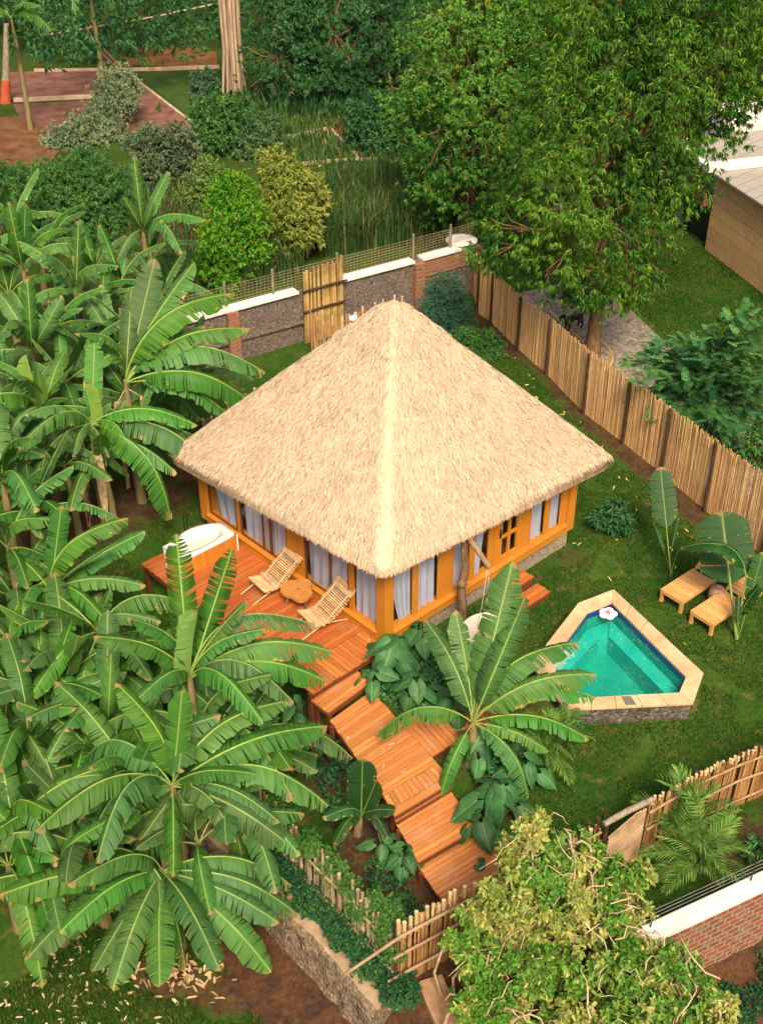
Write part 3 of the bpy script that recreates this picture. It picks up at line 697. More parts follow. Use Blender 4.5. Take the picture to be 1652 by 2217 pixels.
for y in (-.02,1.6,3.2,4.8,6.36):
    for x in (-2.28,-1.0):
        mb=MB(); g=gz(x,y); mb.box((x,y,(g-.1+DZ-.05)/2),(.10,.10,DZ-.05-g+.1)); mb.obj('post',M_deckpost,deck)
walk=thing('boardwalk','orange stepped boardwalk leading from the deck down to the bamboo fence','boardwalk',(-1.9,-3,-.3))
def platform(q,z,n,mat,along='ab',name='step_platform'):
    o=boards(q,n,0,mat,name,walk,along,z)
    m=MB(); Q=[Vector((*k,0)) for k in q]
    c=sum(Q,Vector())/4; Q=[c+(k-c)*.965 for k in Q]
    for i in range(4): 
        A,B=Q[i],Q[(i+1)%4]; m.beam(A+Vector((0,0,z-.095)),B+Vector((0,0,z-.095)),.045,.10)
    m.obj('joist',M_deckpost,o)
    return o
def wposts(pts,z):
    for x,y in pts:
        g=gz(x,y); m=MB(); m.box((x,y,(g-.1+z-.05)/2),(.085,.085,z-.05-g+.1)); m.obj('post',M_deckpost,walk)
platform([(-2.30,-.62),(-.95,-.53),(-.90,-.02),(-2.30,-.03)],.30,6,M_walkX)
wposts([(-2.2,-.55),(-1.0,-.5),(-2.2,-.14),(-1.0,-.1)],.3)
platform([(-2.92,-3.05),(-1.47,-3.18),(-.98,-.60),(-2.28,-.66)],.10,22,M_walkX)
platform([(-3.06,-3.42),(-1.53,-3.56),(-1.475,-3.19),(-2.925,-3.06)],.10,12,M_walkY,'bc')
platform([(-3.13,-3.60),(-1.57,-3.76),(-1.535,-3.57),(-3.065,-3.43)],.102,1,M_walkX)
wposts([(-2.35,-.8),(-2.7,-2.2),(-3.0,-3.45),(-1.1,-1.2),(-1.5,-3.3)],.1)
platform([(-3.45,-4.62),(-2.02,-4.82),(-1.66,-3.79),(-3.10,-3.63)],-.13,9,M_walkX)
platform([(-3.12,-3.64),(-1.67,-3.78),(-1.655,-3.74),(-3.115,-3.60)],-.02,1,M_walkX)
wposts([(-3.35,-4.5),(-3.15,-3.75),(-2.1,-4.7)],-.13)
platform([(-3.72,-5.75),(-2.15,-5.95),(-1.93,-4.75),(-3.40,-4.56)],-.33,11,M_walkX)
platform([(-2.13,-5.95),(-1.72,-6.0),(-1.52,-4.95),(-1.90,-4.90)],-.36,2,M_walkY,'bc')
wposts([(-3.6,-5.6),(-3.45,-4.7),(-2.2,-5.8)],-.33)
# branch that runs to the pool
platform([(-1.40,-2.95),(-.20,-3.05),(.12,-1.95),(-1.18,-1.75)],.095,10,M_walkY,'bc')
platform([(-.19,-3.05),(1.62,-3.95),(1.95,-3.10),(.08,-2.15)],.09,14,M_walkY,'bc')
platform([(-1.215,-1.78),(-1.05,-1.73),(-1.30,-2.98),(-1.43,-2.96)],.115,1,M_walkX)
wposts([(1.5,-3.8),(.0,-2.9),(1.0,-3.5)],.09)
# two steps before the lawn door
for q,z,lab in (([(3.45,-.80),(4.55,-.80),(4.55,-.35),(3.45,-.35)],.42,'upper red plank step fixed under the hut door'),([(3.25,-1.12),(4.62,-1.12),(4.62,-.66),(3.25,-.66)],.20,'lower red plank step standing on the lawn before the hut door')):
    t=thing('wooden_step',lab,'step',((q[0][0]+q[1][0])/2,(q[0][1]+q[2][1])/2,0),'steps before the lawn door')
    if z>.3: q=[(a+0,b+.18) for a,b in q]
    boards(q,3,0,M_deckX,'tread',t,'ab',z)
    m=MB(); x0,x1,y0,y1=q[0][0],q[1][0],q[0][1],q[2][1]
    for x in (x0+.05,x1-.05): m.box((x,(y0+y1)/2,(z-.04)/2-.02),(.05,y1-y0-.04,z-.0))
    m.box(((x0+x1)/2,y0+.035,(z-.05)/2-.02),(x1-x0-.16,.03,z-.05)); m.obj('riser',M_deckpost,t)
# ------------------------------------------------------------------ pool
pool=thing('plunge_pool','small angular garden pool with sandstone rim and turquoise water','pool',(3.5,-3.9,0))
PS=P(1330,1400,.52)-P(1330,1400,.35)
OUT=[(5.66,-2.26),(4.62,-2.0),(2.12,-2.66),(1.55,-4.14),(3.74,-5.93),(4.72,-5.52)]
INN=[(5.22,-2.54),(4.50,-2.38),(2.50,-2.94),(1.92,-4.00),(3.80,-5.52),(4.34,-5.32)]
OUT=[(a+PS.x,b+PS.y) for a,b in OUT]; INN=[(a+PS.x,b+PS.y) for a,b in INN]
CZ=.52
def ringprism(o,i,z0,z1,mat,name,parent,inner=True):
    m=MB(); n=len(o); seg=[]
    for k in range(n):
        a,b,c,d=[Vector((*q,0)) for q in (o[k],o[(k+1)%n],i[(k+1)%n],i[k])]
        L=(b-a).length; kk=max(1,round(L/.62))
        for j in range(kk):
            t0,t1=j/kk+.0022,(j+1)/kk-.0022; zz=R.uniform(-.002,.002)
            m.prism([a.lerp(b,t0),a.lerp(b,t1),d.lerp(c,t1),d.lerp(c,t0)],z0,z1+zz)
    return m.obj(name,mat,parent)
def insetp(poly,k):
    c=Vector((sum(p[0] for p in poly)/len(poly),sum(p[1] for p in poly)/len(poly)))
    return [tuple(c+(Vector(p)-c)*k) for p in poly]
ringprism(OUT,INN,CZ-.055,CZ,M_coping,'coping',pool)
m=MB(); o2=insetp(OUT,.975)
for k in range(6):
    a,b=o2[k],o2[(k+1)%6]; n=14
    def fn(u,v,a=a,b=b):
        p=Vector((a[0]+(b[0]-a[0])*u,a[1]+(b[1]-a[1])*u,-.25+(CZ-.058+.25)*v)); c=Vector((3.4,-4.0,p.z)); d=(p-c).normalized()
        return p+d*.05*mnoise.noise(Vector((p.x*5,p.y*5,p.z*7)))*(1 if .02<u<.98 else 0)
    m.grid(fn,16,6)
m.obj('stone_wall',M_stone,pool)
m=MB()
def wallstrip(poly,z0,z1,mat):
    n=len(poly)
    for k in range(n):
        a,b=poly[k],poly[(k+1)%n]; m.raw([(*a,z0),(*b,z0),(*b,z1),(*a,z1)],[(0,1,2,3)],mat)
i2=insetp(INN,.988)
wallstrip(i2,CZ-.21,CZ-.05,1); i3=insetp(INN,.992); wallstrip(i3,-.6,CZ-.21,0); m.ngon([(*p,-.52) for p in insetp(INN,1.0)],0)
m.obj('basin',[M_pool,M_tile],pool)
m=MB(); i4=insetp(INN,.982)
m.prism([i4[0],i4[5],(i4[5][0]-.33,i4[5][1]+.16),(i4[0][0]-.52,i4[0][1]-.38)],-1.02,CZ-.50); m.obj('seat_ledge',M_ledge,pool)
m=MB(); m.prism([(i4[0][0]-.01,i4[0][1]-.01),i4[1],i4[2],(i4[2][0]+.34,i4[2][1]-.12),(i4[1][0]+.0,i4[1][1]-.40),(i4[0][0]-.50,i4[0][1]-.37)],-1.02,CZ-.54); m.obj('seat_ledge',M_ledge,pool)
m=MB(); 
c=Vector((3.5,-3.9)); 
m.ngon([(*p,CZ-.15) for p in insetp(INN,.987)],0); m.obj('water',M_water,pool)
m=MB(); p=Vector((2.92,-5.06,0)); 
a,b=[Vector((x+PS.x,y+PS.y,0)) for x,y in ((2.62,-4.96),(2.80,-5.11))]; cc,d=[Vector((x+PS.x,y+PS.y,0)) for x,y in ((2.92,-4.86),(2.76,-4.72))]
m.prism([a,b,cc,d],CZ-.02,CZ+.008); m.obj('skimmer_lid',mat_simple('slate_grey',(.10,.10,.085),(.15,.14,.12)),pool)
# flower float on the water
fl=P(1316,1328,CZ-.1); f=thing('flower_float','white flower shaped float with pink centre drifting in the pool corner','pool float',(fl.x,fl.y,CZ-.15))
m=MB(); 
for k in range(5):
    an=2*pi*k/5+.4; d=Vector((cos(an),sin(an),0)); m.ball(fl+d*.125+Vector((0,0,-.0)),(.115,.115,.04),nu=12,nv=6)
m.obj('petals',M_petal,f,True)
m=MB()
for k in range(5):
    an=2*pi*k/5+.4; d=Vector((cos(an),sin(an),0)); m.beam(fl+d*.02+Vector((0,0,.04)),fl+d*.11+Vector((0,0,.043)),.028,.012)
m.ball(fl+Vector((0,0,.03)),(.05,.05,.035)); m.obj('flower_centre',M_pink,f,True)
# ------------------------------------------------------------------ sun loungers
def lounger(org,ang,lab):
    t=thing('sun_lounger',lab,'sun lounger',(0,0,0),'wooden sun loungers on the lawn')
    ln,wd,h=1.38,.68,.34
    for x in (.05,ln-.06):
        for y in (.045,wd-.045):
            m=MB(); m.box((x,y,(h-.05)/2-.02),(.075,.075,h-.01)); m.box((x,y,-.012),(.085,.085,.03)); m.obj('leg',M_lounger,t)
    m=MB()
    for y in (.0175,wd-.0175): m.box((ln*.71,y,h-.05),(ln*1.42-.02,.033,.075))
    m.box((.018,wd/2,h-.05),(.033,wd-.08,.075)); m.obj('frame',M_lounger,t)
    m=MB(); n=13
    for k in range(n): m.box(((k+.5)*1.28/n,wd/2,h),(1.28/n-.010,wd+.01,.022))
    m.obj('slats',M_lounger,t)
    m=MB(); el=radians(33); n=7
    for k in range(n):
        s=.04+(k+.5)*.68/n; m.box((1.31+s*cos(el),wd/2,h+.01+s*sin(el)),(.68/n-.012,wd-.04,.022),M=Matrix.Rotation(-el,3,'Y'))
    for y in (.06,wd-.06): m.beam((1.31,y,h-.02),(1.31+.72*cos(el),y,h-.02+.72*sin(el)),.035,.03)
    m.beam((1.31+.5*cos(el),wd/2,h+.5*sin(el)-.03),(1.75,wd/2,h-.06),.04,.03)
    m.obj('backrest',M_lounger,t)
    t.location=(org[0],org[1],gz(*org[:2])+.03); t.rotation_euler=(0,0,ang); return t
lounger((6.48,-3.72),radians(-2.5),'slatted wooden lounger farther from the pool, beside the reed fence side of the stump')
lounger((6.30,-4.72),radians(-3.5),'slatted wooden lounger with tall banana leaves rising in front of its side')
s=G(1548,1303); t=thing('stump_stool','pinkish rounded stump between the two wooden loungers','stool',s)
m=MB(); pts=[s+Vector((0,0,z)) for z in (-.03,.06,.2,.36,.43,.45)]; m.tube(pts,[.15,.19,.21,.19,.165,.10],16); m.obj('stump',mat_simple('pinkish_wood',(.30,.17,.10),(.42,.26,.17),8,.85,.1,bump=.4),t,True)
# ------------------------------------------------------------------ on the deck
M_chair=mat_simple('brown_bamboo_slat',(.42,.26,.12),(.60,.42,.22),5,.6,.25,isl=.35,hue=.015)
def deckchair(org,ang,lab,fold=0):
    t=thing('bamboo_deck_chair',lab,'deck chair',(0,0,0),'bamboo deck chairs on the deck')
    # profile of the lying surface in x-z, x towards the head
    prof=[Vector((x,0,z)) for x,z in ((-.05,.36),(.25,.27),(.5,.29),(.75,.50),(1.0,.74),(1.16,.92))]
    def pt(u):
        k=u*(len(prof)-1); i=min(int(k),len(prof)-2); return prof[i].lerp(prof[i+1],k-i)
    m=MB(); n=31
    for k in range(n):
        p=pt((k+.5)/n); m.tube([p+Vector((0,-.36+R.uniform(-.03,.02),R.uniform(-.006,.006))),p+Vector((0,.36+R.uniform(-.02,.03),R.uniform(-.006,.006)))],.019,6)
    m.obj('slats',M_chair,t)
    m=MB()
    for y in (-.2,0,.2): m.tube([pt(k/8)+Vector((0,y,-.025)) for k in range(9)],.008,5)
    m.obj('binding',M_dark,t)
    for y in (-.27,.27):
        m=MB(); m.tube([(-.32,y,.02),(.35,y,.25),(1.14,y,.88)],.02,7); m.obj('leg',M_bamboo,t)
        m=MB(); m.tube([(-.02,y*.85,.33),(.45,y*.85,.16),(.98,y*.85,.02)],.02,7); m.obj('leg',M_bamboo,t)
    t.location=org; t.rotation_euler=(0,0,ang); return t
deckchair((-1.02,3.42,DZ+.0),radians(-6),'bamboo slat deck chair between the bathtub and the log table')
deckchair((-.98,1.62,DZ+.0),radians(-8),'bamboo slat deck chair between the log table and the corner post')
tp=P(645,1275,DZ+.42); t=thing('log_table','low round table made from one slice of a tree trunk','table',(tp.x,tp.y,DZ))
m=MB(); poly=[]
for k in range(28):
    an=2*pi*k/28; r=.40*(1+.10*sin(3*an+1)+.06*sin(5*an)+(-.12 if abs(an-5.6)<.25 else 0)); poly.append((tp.x+r*cos(an)*.95,tp.y+r*sin(an)*1.05))
m.prism(poly,DZ+.34,DZ+.42); top=m.obj('tabletop',M_slice,t)
m=MB(); m.tube([(tp.x,tp.y,DZ+.421),(tp.x,tp.y,DZ+.424)],[.03,.03],10); m.obj('knot',M_darkwood,top)
for k in range(3):
    an=2*pi*k/3+.5; m=MB(); m.tube([(tp.x+.22*cos(an),tp.y+.22*sin(an),DZ+.345),(tp.x+.30*cos(an),tp.y+.30*sin(an),DZ)],.035,8); m.obj('leg',M_bark,t)
# bathtub
t=thing('bathtub','white corner bathtub cased in wooden boards at the far end of the deck','bathtub',(-1.1,5.7,DZ))
TX0,TX1,TY0,TY1,TZ=-1.98,-.22,5.22,6.10,DZ+.52
# outline: straight along the deck, bowed on the lawn side
outl=[(TX0,TY0),(TX1,TY0),(TX1,TY0+.66)]+[(TX1-.02-(TX1-TX0-.04)*k/14,TY0+.66+.34*sin(pi*(k/14)**.85)) for k in range(1,14)]+[(TX0,TY0+.62)]
m=MB(); m.prism(outl,TZ-.5,TZ-.05)
m=MB(); cx,cy=(TX0+TX1)/2,TY0+.44
n=48
def outp(u):
    k=u*len(outl); i=int(k)%len(outl); f=k-int(k); a,b=outl[i],outl[(i+1)%len(outl)]; return Vector((a[0]+(b[0]-a[0])*f,a[1]+(b[1]-a[1])*f,0))
def inn(u,s):
    p=outp(u); d=p-Vector((cx,cy,0)); an=atan2(d.y/.42,d.x/.86); e=Vector((cx+.70*cos(an),cy+.05+.36*sin(an),0)); return e.lerp(Vector((cx,cy+.05,0)),s)
def tubf(u,v):
    if v<=.2: p=outp(u); p.z=TZ-.05+.05*(v/.2); return p
    if v<=.4: p=outp(u).lerp(inn(u,0),(v-.2)/.2); p.z=TZ; return p
    k=(v-.4)/.6; s=.0+.28*k**1.6 if k<.75 else .185+.8*(k-.75)/.25; p=inn(u,min(s,.99)); p.z=TZ-.42*min(1,k/.75)**.8; return p
m.grid(tubf,72,16,closeu=True); m.obj('tub_shell',M_enamel,t,True)
m=MB()
for k in range(17):
    x=TX0+.03+(TX1-TX0-.06)*(k+.5)/17; m.box((x,TY0+.012,DZ+.235),((TX1-TX0-.06)/17-.004,.022,.455))
for k in range(6):
    y=TY0+.03+.62*(k+.5)/6; m.box((TX0+.012,y,DZ+.235),(.022,.62/6-.004,.455))
m.obj('side_panel',M_sill,t)
m=MB()
for x,y in ((TX0+.01,TY0+.0),(TX1-.01,TY0+.0),(TX0+.01,TY0+.66)): m.box((x,y,DZ+.24),(.035,.035,.48))
m.box(((TX0+TX1)/2,TY0+.8,DZ+.2),(TX1-TX0-.3,.35,.4))
m.obj('corner_trim',M_white,t)
m=MB(); m.ngon([(*(inn(k/40,.06)[:2]),TZ-.20) for k in range(40)]); m.obj('water',mat_simple('bath_water',(.44,.52,.40),(.48,.56,.44),2,.12,.5),t)
tb=G(388,1235); t=thing('tap_stand','thin black tap pipes standing behind the bathtub','tap',(TX0+.95,TY1+.28,.0))
m=MB()
for dx in (0,.09): m.tube([(TX0+.95+dx,TY1+.26,gz(TX0+.95,TY1+.26)),(TX0+.95+dx,TY1+.26,TZ+.34),(TX0+.95+dx,TY1+.14,TZ+.40)],.014,7)
m.tube([(TX0+.95,TY1+.26,TZ+.1),(TX0+1.04,TY1+.26,TZ+.1)],.014,7); m.obj('pipe',M_black,t)
# ------------------------------------------------------------------ swing chair by the lawn wall
SB=Vector((2.28,-.30,gz(2.28,-.3))); t=thing('swing_frame','rough forked trunk post with a log beam under the eaves','swing frame',SB)
m=MB(); m.tube([SB+Vector((x,y,z)) for x,y,z in ((0,0,-.1),(.02,0,.5),(-.05,.02,1.1),(.05,0,1.7),(0,.03,2.2),(.04,.0,2.62))],[.13,.105,.10,.095,.085,.075],10); m.ball(SB+Vector((-.05,.0,1.25)),.12,jit=.3); m.obj('trunk_post',M_bark,t)
BE=P(1060,1229,2.45); B0=SB+Vector((.04,.02,2.6))
m=MB(); m.tube([B0+(B0-BE).normalized()*.35,B0.lerp(BE,.5)+Vector((0,0,.02)),BE],[.07,.065,.06],10); m.obj('log_beam',M_pole,t)
BE2=B0.lerp(BE,.93)
t=thing('hanging_chair','cream cushioned hanging basket chair roped to the log beam','hanging chair',(BE2.x,BE2.y,.3))
m=MB()
for dx in (-.12,.12): m.tube([BE2+Vector((dx*.1,0,-.05)),Vector((BE2.x+dx,BE2.y,1.35)),Vector((BE2.x+dx*2.2,BE2.y,.78))],.010,5)
m.obj('rope',M_rope,t)
m=MB(); cc=Vector((BE2.x,BE2.y,.62))
def sfn(u,v):
    an=2*pi*u; ph=pi*.5*v*.98; d=Vector((cos(an)*cos(ph)*.58,sin(an)*cos(ph)*.46,-sin(ph)*.34)); return cc+d
m.grid(sfn,24,8,closeu=True)
m.grid(lambda u,v:cc+Vector((cos(2*pi*u)*(1-.93*v)*.56,sin(2*pi*u)*(1-.93*v)*.44,-.10*sin(pi*v*.5)+.03*(1-v))),24,6,closeu=True)
m.tube([cc+Vector((cos(2*pi*k/24)*.58,sin(2*pi*k/24)*.46,.0)) for k in range(25)],.035,7)
m.obj('seat_basket',M_cushion,t,True)
# ------------------------------------------------------------------ reed and bamboo fences
def reeds(poly,h0,h1,r,step,mb,lean=.02,mat=0,zoff=0,rows=1,jag=.08,gap=0.0):
    for i in range(len(poly)-1):
        a,b=Vector((*poly[i],0)),Vector((*poly[i+1],0)); L=(b-a).length; n=max(1,int(L/step)); t=(b-a).normalized(); nn=Vector((-t.y,t.x,0))
        hh0=h0[i] if hasattr(h0,'__len__') else h0; hh1=h0[i+1] if hasattr(h0,'__len__') else h1
        for k in range(n):
            if gap and R.random()<gap: continue
            p=a.lerp(b,(k+.5)/n)+nn*R.uniform(-.012,.012); z=gz(p.x,p.y)+zoff
            H=(hh0+(hh1-hh0)*(k+.5)/n)+R.uniform(-jag,jag); rr=r*R.uniform(.75,1.25)
            q=p+t*R.gauss(0,lean)+nn*R.gauss(0,lean)
            mb.tube([(p.x,p.y,z-.05),(q.x,q.y,z+H)],[rr,rr*.85],5,mat)
fence=thing('reed_fence','long tall reed fence with dark posts between the lawn and the gravel yard','fence',(12,2,0))
FP=[(16.2,12.4),(15.14,11.14),(14.94,10.31),(14.1,8.31),(13.46,6.5),(12.37,4.05),(11.86,2.14),(11.33,.36),(10.64,-1.58),(9.98,-3.82),(9.3,-6.2)]
FH=[1.75,1.8,1.85,1.92,1.98,2.1,2.12,2.15,2.2,2.25,2.3]
for i in range(len(FP)-1):
    m=MB(); reeds([FP[i],FP[i+1]],FH[i],FH[i+1],.0125,.024,m,.012)
    a,b=Vector((*FP[i],0)),Vector((*FP[i+1],0)); t_=(b-a).normalized(); nn=Vector((t_.y,-t_.x,0))
    m.obj('reed_panel',M_reed,fence)
for i in range(1,len(FP)):
    a,b=Vector((*FP[i-1],0)),Vector((*FP[min(i+1,len(FP)-1)],0)); t_=(b-a).normalized(); nn=Vector((t_.y,-t_.x,0))
    if nn.x>0: nn=-nn
    p=Vector((*FP[i],gz(*FP[i])))+nn*.06; m=MB(); m.tube([p-Vector((0,0,.1)),p+Vector((.01,.0,1)),p+Vector((0,.01,FH[i]+.02))],[.055,.05,.045],8); m.obj('post',M_dark,fence)
# fence at the lower right with rails and a mat gate
fbr=thing('bamboo_rail_fence','bamboo cane fence with three long rails along the lower edge of the lawn','fence',(1,-7.8,0))
BRP=[(-1.28,-7.30),(-.30,-7.56),(1.0,-7.78),(2.05,-8.05),(2.9,-8.33),(4.6,-8.9)]
for i in range(1,len(BRP)-1):
    m=MB(); a,b=Vector((*BRP[i],0)),Vector((*BRP[i+1],0)); L=(b-a).length; n=max(1,round(L/.42)); 
    for k in range(n):
        A,B=a.lerp(b,k/n+.035/L),a.lerp(b,(k+1)/n-.035/L); reeds([A[:2],B[:2]],1.52+R.uniform(-.03,.03),1.52+R.uniform(-.03,.03),.016,.0215,m,.012)
        for j in range(4):
            q=A.lerp(B,(j+.5)/4)+Vector((R.uniform(-.02,.02),R.uniform(-.03,.03),gz(A.x,A.y)+1.53+R.uniform(0,.06))); m.tube([q-Vector((0,0,.06)),q+Vector((0,0,.04))],.032,7,1)
    m.obj('cane_panel',[M_reedold,M_bamboo],fbr)
nn=Vector((-.26,-1,0)).normalized()
for z in (.25,.85,1.34):
    m=MB(); pts=[Vector((*p,gz(*p)+z+R.uniform(-.03,.03)))+nn*.06 for p in BRP[1:]]; m.tube(pts,[.03,.026,.03,.026,.024],7); m.obj('rail',M_pole,fbr)
k=0
for i in range(1,len(BRP)-1):
    for f in (0,.5):
        p=Vector((*BRP[i],0)).lerp(Vector((*BRP[i+1],0)),f); p.z=gz(p.x,p.y); p=p+Vector((0,.05,0)); m=MB(); m.tube([p-Vector((0,0,.1)),p+Vector((0,0,1.62))],.05,8); m.obj('post',M_dark,fbr)
pts=[Vector((*p,gz(*p)+1.53)) for p in BRP]
for i in range(0):
    a,b=pts[i],pts[i+1]; n=int((b-a).length/.11)
    for k in range(n):
        p=a.lerp(b,(k+.5)/n)+Vector((R.uniform(-.02,.02),R.uniform(-.03,.03),R.uniform(0,.06))); m.tube([p-Vector((0,0,.06)),p+Vector((0,0,.04))],.032,7)
gate=thing('mat_gate','woven reed mat gate hung under a pale log by the scrambling bush','gate',(-.8,-7.45,0))
a,b=Vector((-1.22,-7.36,0)),Vector((-.40,-7.56,0))
m=MB()
for k in range(58):
    z0=1.62-1.62*k/40; 
    A,B=a+Vector((0,-.03,0)),b+Vector((0,-.03,0)); dz=.42
    p0=A+Vector((0,0,z0-dz)); p1=B+Vector((0,0,z0))
    if z0-dz<-.0: 
        f=(0-(z0-dz))/dz
        if f>=1: continue
        p0=p0.lerp(p1,f)
    if p0.z>1.5 : continue
    q0,q1=p0,p1
    if p1.z>1.52: q1=p0.lerp(p1,(1.52-p0.z)/(p1.z-p0.z))
    if (q1-q0).length>.05: m.tube([q0+Vector((0,R.uniform(-.01,.01),0)),q1],.021,5)
for k in range(1,18):
    z0=1.62-1.62*(k)/40+0; 
    p1=b+Vector((0,-.03,1.52)); 
m.obj('mat',M_mat,gate)
m=MB(); m.tube([a+(a-b).normalized()*.12+Vector((0,.02,1.58)),a.lerp(b,.5)+Vector((0,.02,1.63)),b+(b-a).normalized()*.2+Vector((0,.02,1.62))],[.06,.065,.06],9); m.obj('top_log',M_barkgrey,gate)
for p in (a,b):
    m=MB(); m.tube([p+Vector((0,.06,-.1)),p+Vector((0,.06,1.55))],.045,8); m.obj('gate_post',M_dark,gate)
# cane fence at the foot of the boardwalk
fbc=thing('cane_fence','brown cane fence with crossing rails at the foot of the boardwalk','fence',(-4.8,-6.2,-.9))
BC=[(-5.35,-6.02),(-4.75,-6.14),(-4.17,-6.25),(-3.2,-6.55),(-2.2,-6.9),(-1.35,-7.25)]
def gb(x,y): return -.85
for i in range(len(BC)-1):
    m=MB(); a,b=Vector((*BC[i],0)),Vector((*BC[i+1],0)); n=max(1,round((b-a).length/.3))
    for k in range(n):
        A,B=a.lerp(b,k/n+.03),a.lerp(b,(k+1)/n-.02); reeds([A[:2],B[:2]],1.72,1.72,.022,.034,m,.022,jag=.12)
    m.obj('cane_panel',M_reedold,fbc)
for z,e in ((.45,.25),(1.05,.15),(1.58,1.1)):
    p0,p1=Vector((*BC[0],gz(*BC[0])+z)),Vector((*BC[-1],gz(*BC[-1])+z)); d=(p0-p1).normalized(); n_=Vector((-.35,-1,0)).normalized()
    m=MB(); m.tube([p0+d*e+n_*.09-Vector((0,0,.25 if e>1 else 0)),p0+n_*.08,p0.lerp(p1,.45)+n_*.05,p1+n_*.06],[.03,.034,.03,.026],7); m.obj('rail',M_pole,fbc)
for x,y in BC:
    m=MB(); g=gz(x,y); m.tube([(x,y+.06,g-.1),(x,y+.06,g+1.85)],.05,8); m.obj('post',M_dark,fbc)
m=MB()
for i in range(len(BC)-1):
    a,b=BC[i],BC[i+1]
    for k in range(5):
        x,y=a[0]+(b[0]-a[0])*k/5,a[1]+(b[1]-a[1])*k/5; h=1.78+R.uniform(0,.16); m.tube([(x,y,gz(x,y)+1.4),(x+R.uniform(-.02,.02),y,gz(x,y)+h)],.04,8)
m.obj('bamboo_end',M_bamboo,fbc)
# old overgrown bamboo fence left of the boardwalk
fbl=thing('overgrown_bamboo_fence','old pale bamboo paling fence half buried in creepers','fence',(-5.0,-4,-.8))
BL=[(-4.95,-.6),(-4.98,-1.8),(-5.15,-3.0),(-5.2,-4.2),(-5.28,-5.3),(-5.35,-5.95)]
m=MB(); reeds(BL,1.38,1.45,.040,.075,m,.045,jag=.2,gap=.1); m.obj('paling',mat_simple('old_grey_bamboo',(.20,.145,.08),(.40,.31,.18),3,.7,.2,isl=.3),fbl)
m=MB()
for z in (.4,1.1): m.tube([Vector((x-.06,y,gz(x,y)+z)) for x,y in BL],.03,6)
m.obj('rail',M_pole,fbl)
# ------------------------------------------------------------------ walls
def wallrun(pts,z0,z1,th,mat,name,parent):
    m=MB()
    for i in range(len(pts)-1):
        a,b=Vector((*pts[i],0)),Vector((*pts[i+1],0)); t_=(b-a).normalized(); n_=Vector((-t_.y,t_.x,0))*th/2
        za,zb=(z1[i],z1[i+1]) if hasattr(z1,'__len__') else (z1,z1)
        m.prism([a-n_,b-n_,b+n_,a+n_],z0,[za,zb,zb,za])
    return m.obj(name,mat,parent)
bw=thing('garden_wall','dark pebble-dashed garden wall with white coping and brick piers behind the hut','wall',(10,13,0))
W=[(3.0,14.95),(6.55,14.35),(9.7,13.78),(13.75,12.98),(16.4,12.55)]
WTOP=[1.84,1.84,1.84,1.86,1.84]
wallrun(W,-.2,WTOP,.22,M_wallgravel,'wall_face',bw)
def coping(a,b,za,zb,w,parent,mat=M_white,name='coping'):
    m=MB(); a,b=Vector((*a,za)),Vector((*b,zb)); n=max(1,int((b-a).length/1.3))
    for k in range(n):
        p,q=a.lerp(b,k/n),a.lerp(b,(k+1)/n-.004); zz=R.uniform(-.006,.006); m.beam(p+Vector((0,0,.045+zz)),q+Vector((0,0,.045+zz)),w,.09)
    return m.obj(name,mat,parent)
coping((3.0,14.95),(6.55,14.35),1.84,1.84,.42,bw); coping((6.55,14.35),(9.05,13.9),1.84,1.84,.42,bw); coping((10.75,13.58),(13.6,13.0),1.84,1.86,.42,bw); coping((13.95,12.94),(15.6,12.68),1.86,1.84,.42,bw)
for x,y,h in ((6.55,14.2,1.82),(13.72,12.82,1.84),(16.3,12.4,1.84)):
    m=MB(); m.box((x,y,h/2-.1),(.40,.34,h+.2),rz=-.16); m.obj('brick_pier',M_brickold,bw)
m=MB()
a,b=Vector((13.95,12.80,0)),Vector((16.1,12.46,0)); m.beam(a+Vector((0,0,1.50)),b+Vector((0,0,1.50)),.03,.6); m.obj('brick_band',M_brickold,bw)
m=MB(); a,b=Vector((6.8,14.16,.75)),Vector((10,13.55,.75)); m.beam(a,b,.10,.06); a,b=Vector((3.0,14.8,.75)),Vector((6.3,14.2,.75)); m.beam(a,b,.10,.06); m.obj('plaster_ledge',M_wallgravel,bw)
mf=thing('wire_mesh_fence','rusty wire mesh fence standing on top of the garden wall','fence',(10,14,2.05))
m=MB(); top=[Vector((x,y+.12,1.92)) for x,y in W]
for i in range(len(W)-1):
    a,b=top[i],top[i+1]; L=(b-a).length
    for k in range(8): m.tube([a+Vector((0,0,.1*k)),b+Vector((0,0,.1*k))],.006,4,cap=False)
    n=int(L/.14)
    for k in range(n):
        p=a.lerp(b,k/n); m.tube([p,p+Vector((0,0,.72))],.005,4,cap=False)
m.obj('mesh',M_mesh,mf)
for i,f in ((0,.0),(0,.5),(1,0),(1,.55),(2,.25),(3,0),(3,.6)):
    p=top[i].lerp(top[min(i+1,4)],f); m=MB(); m.tube([p-Vector((0,0,.1)),p+Vector((0,0,.88))],.045,6); m.obj('post',M_barkgrey,mf)
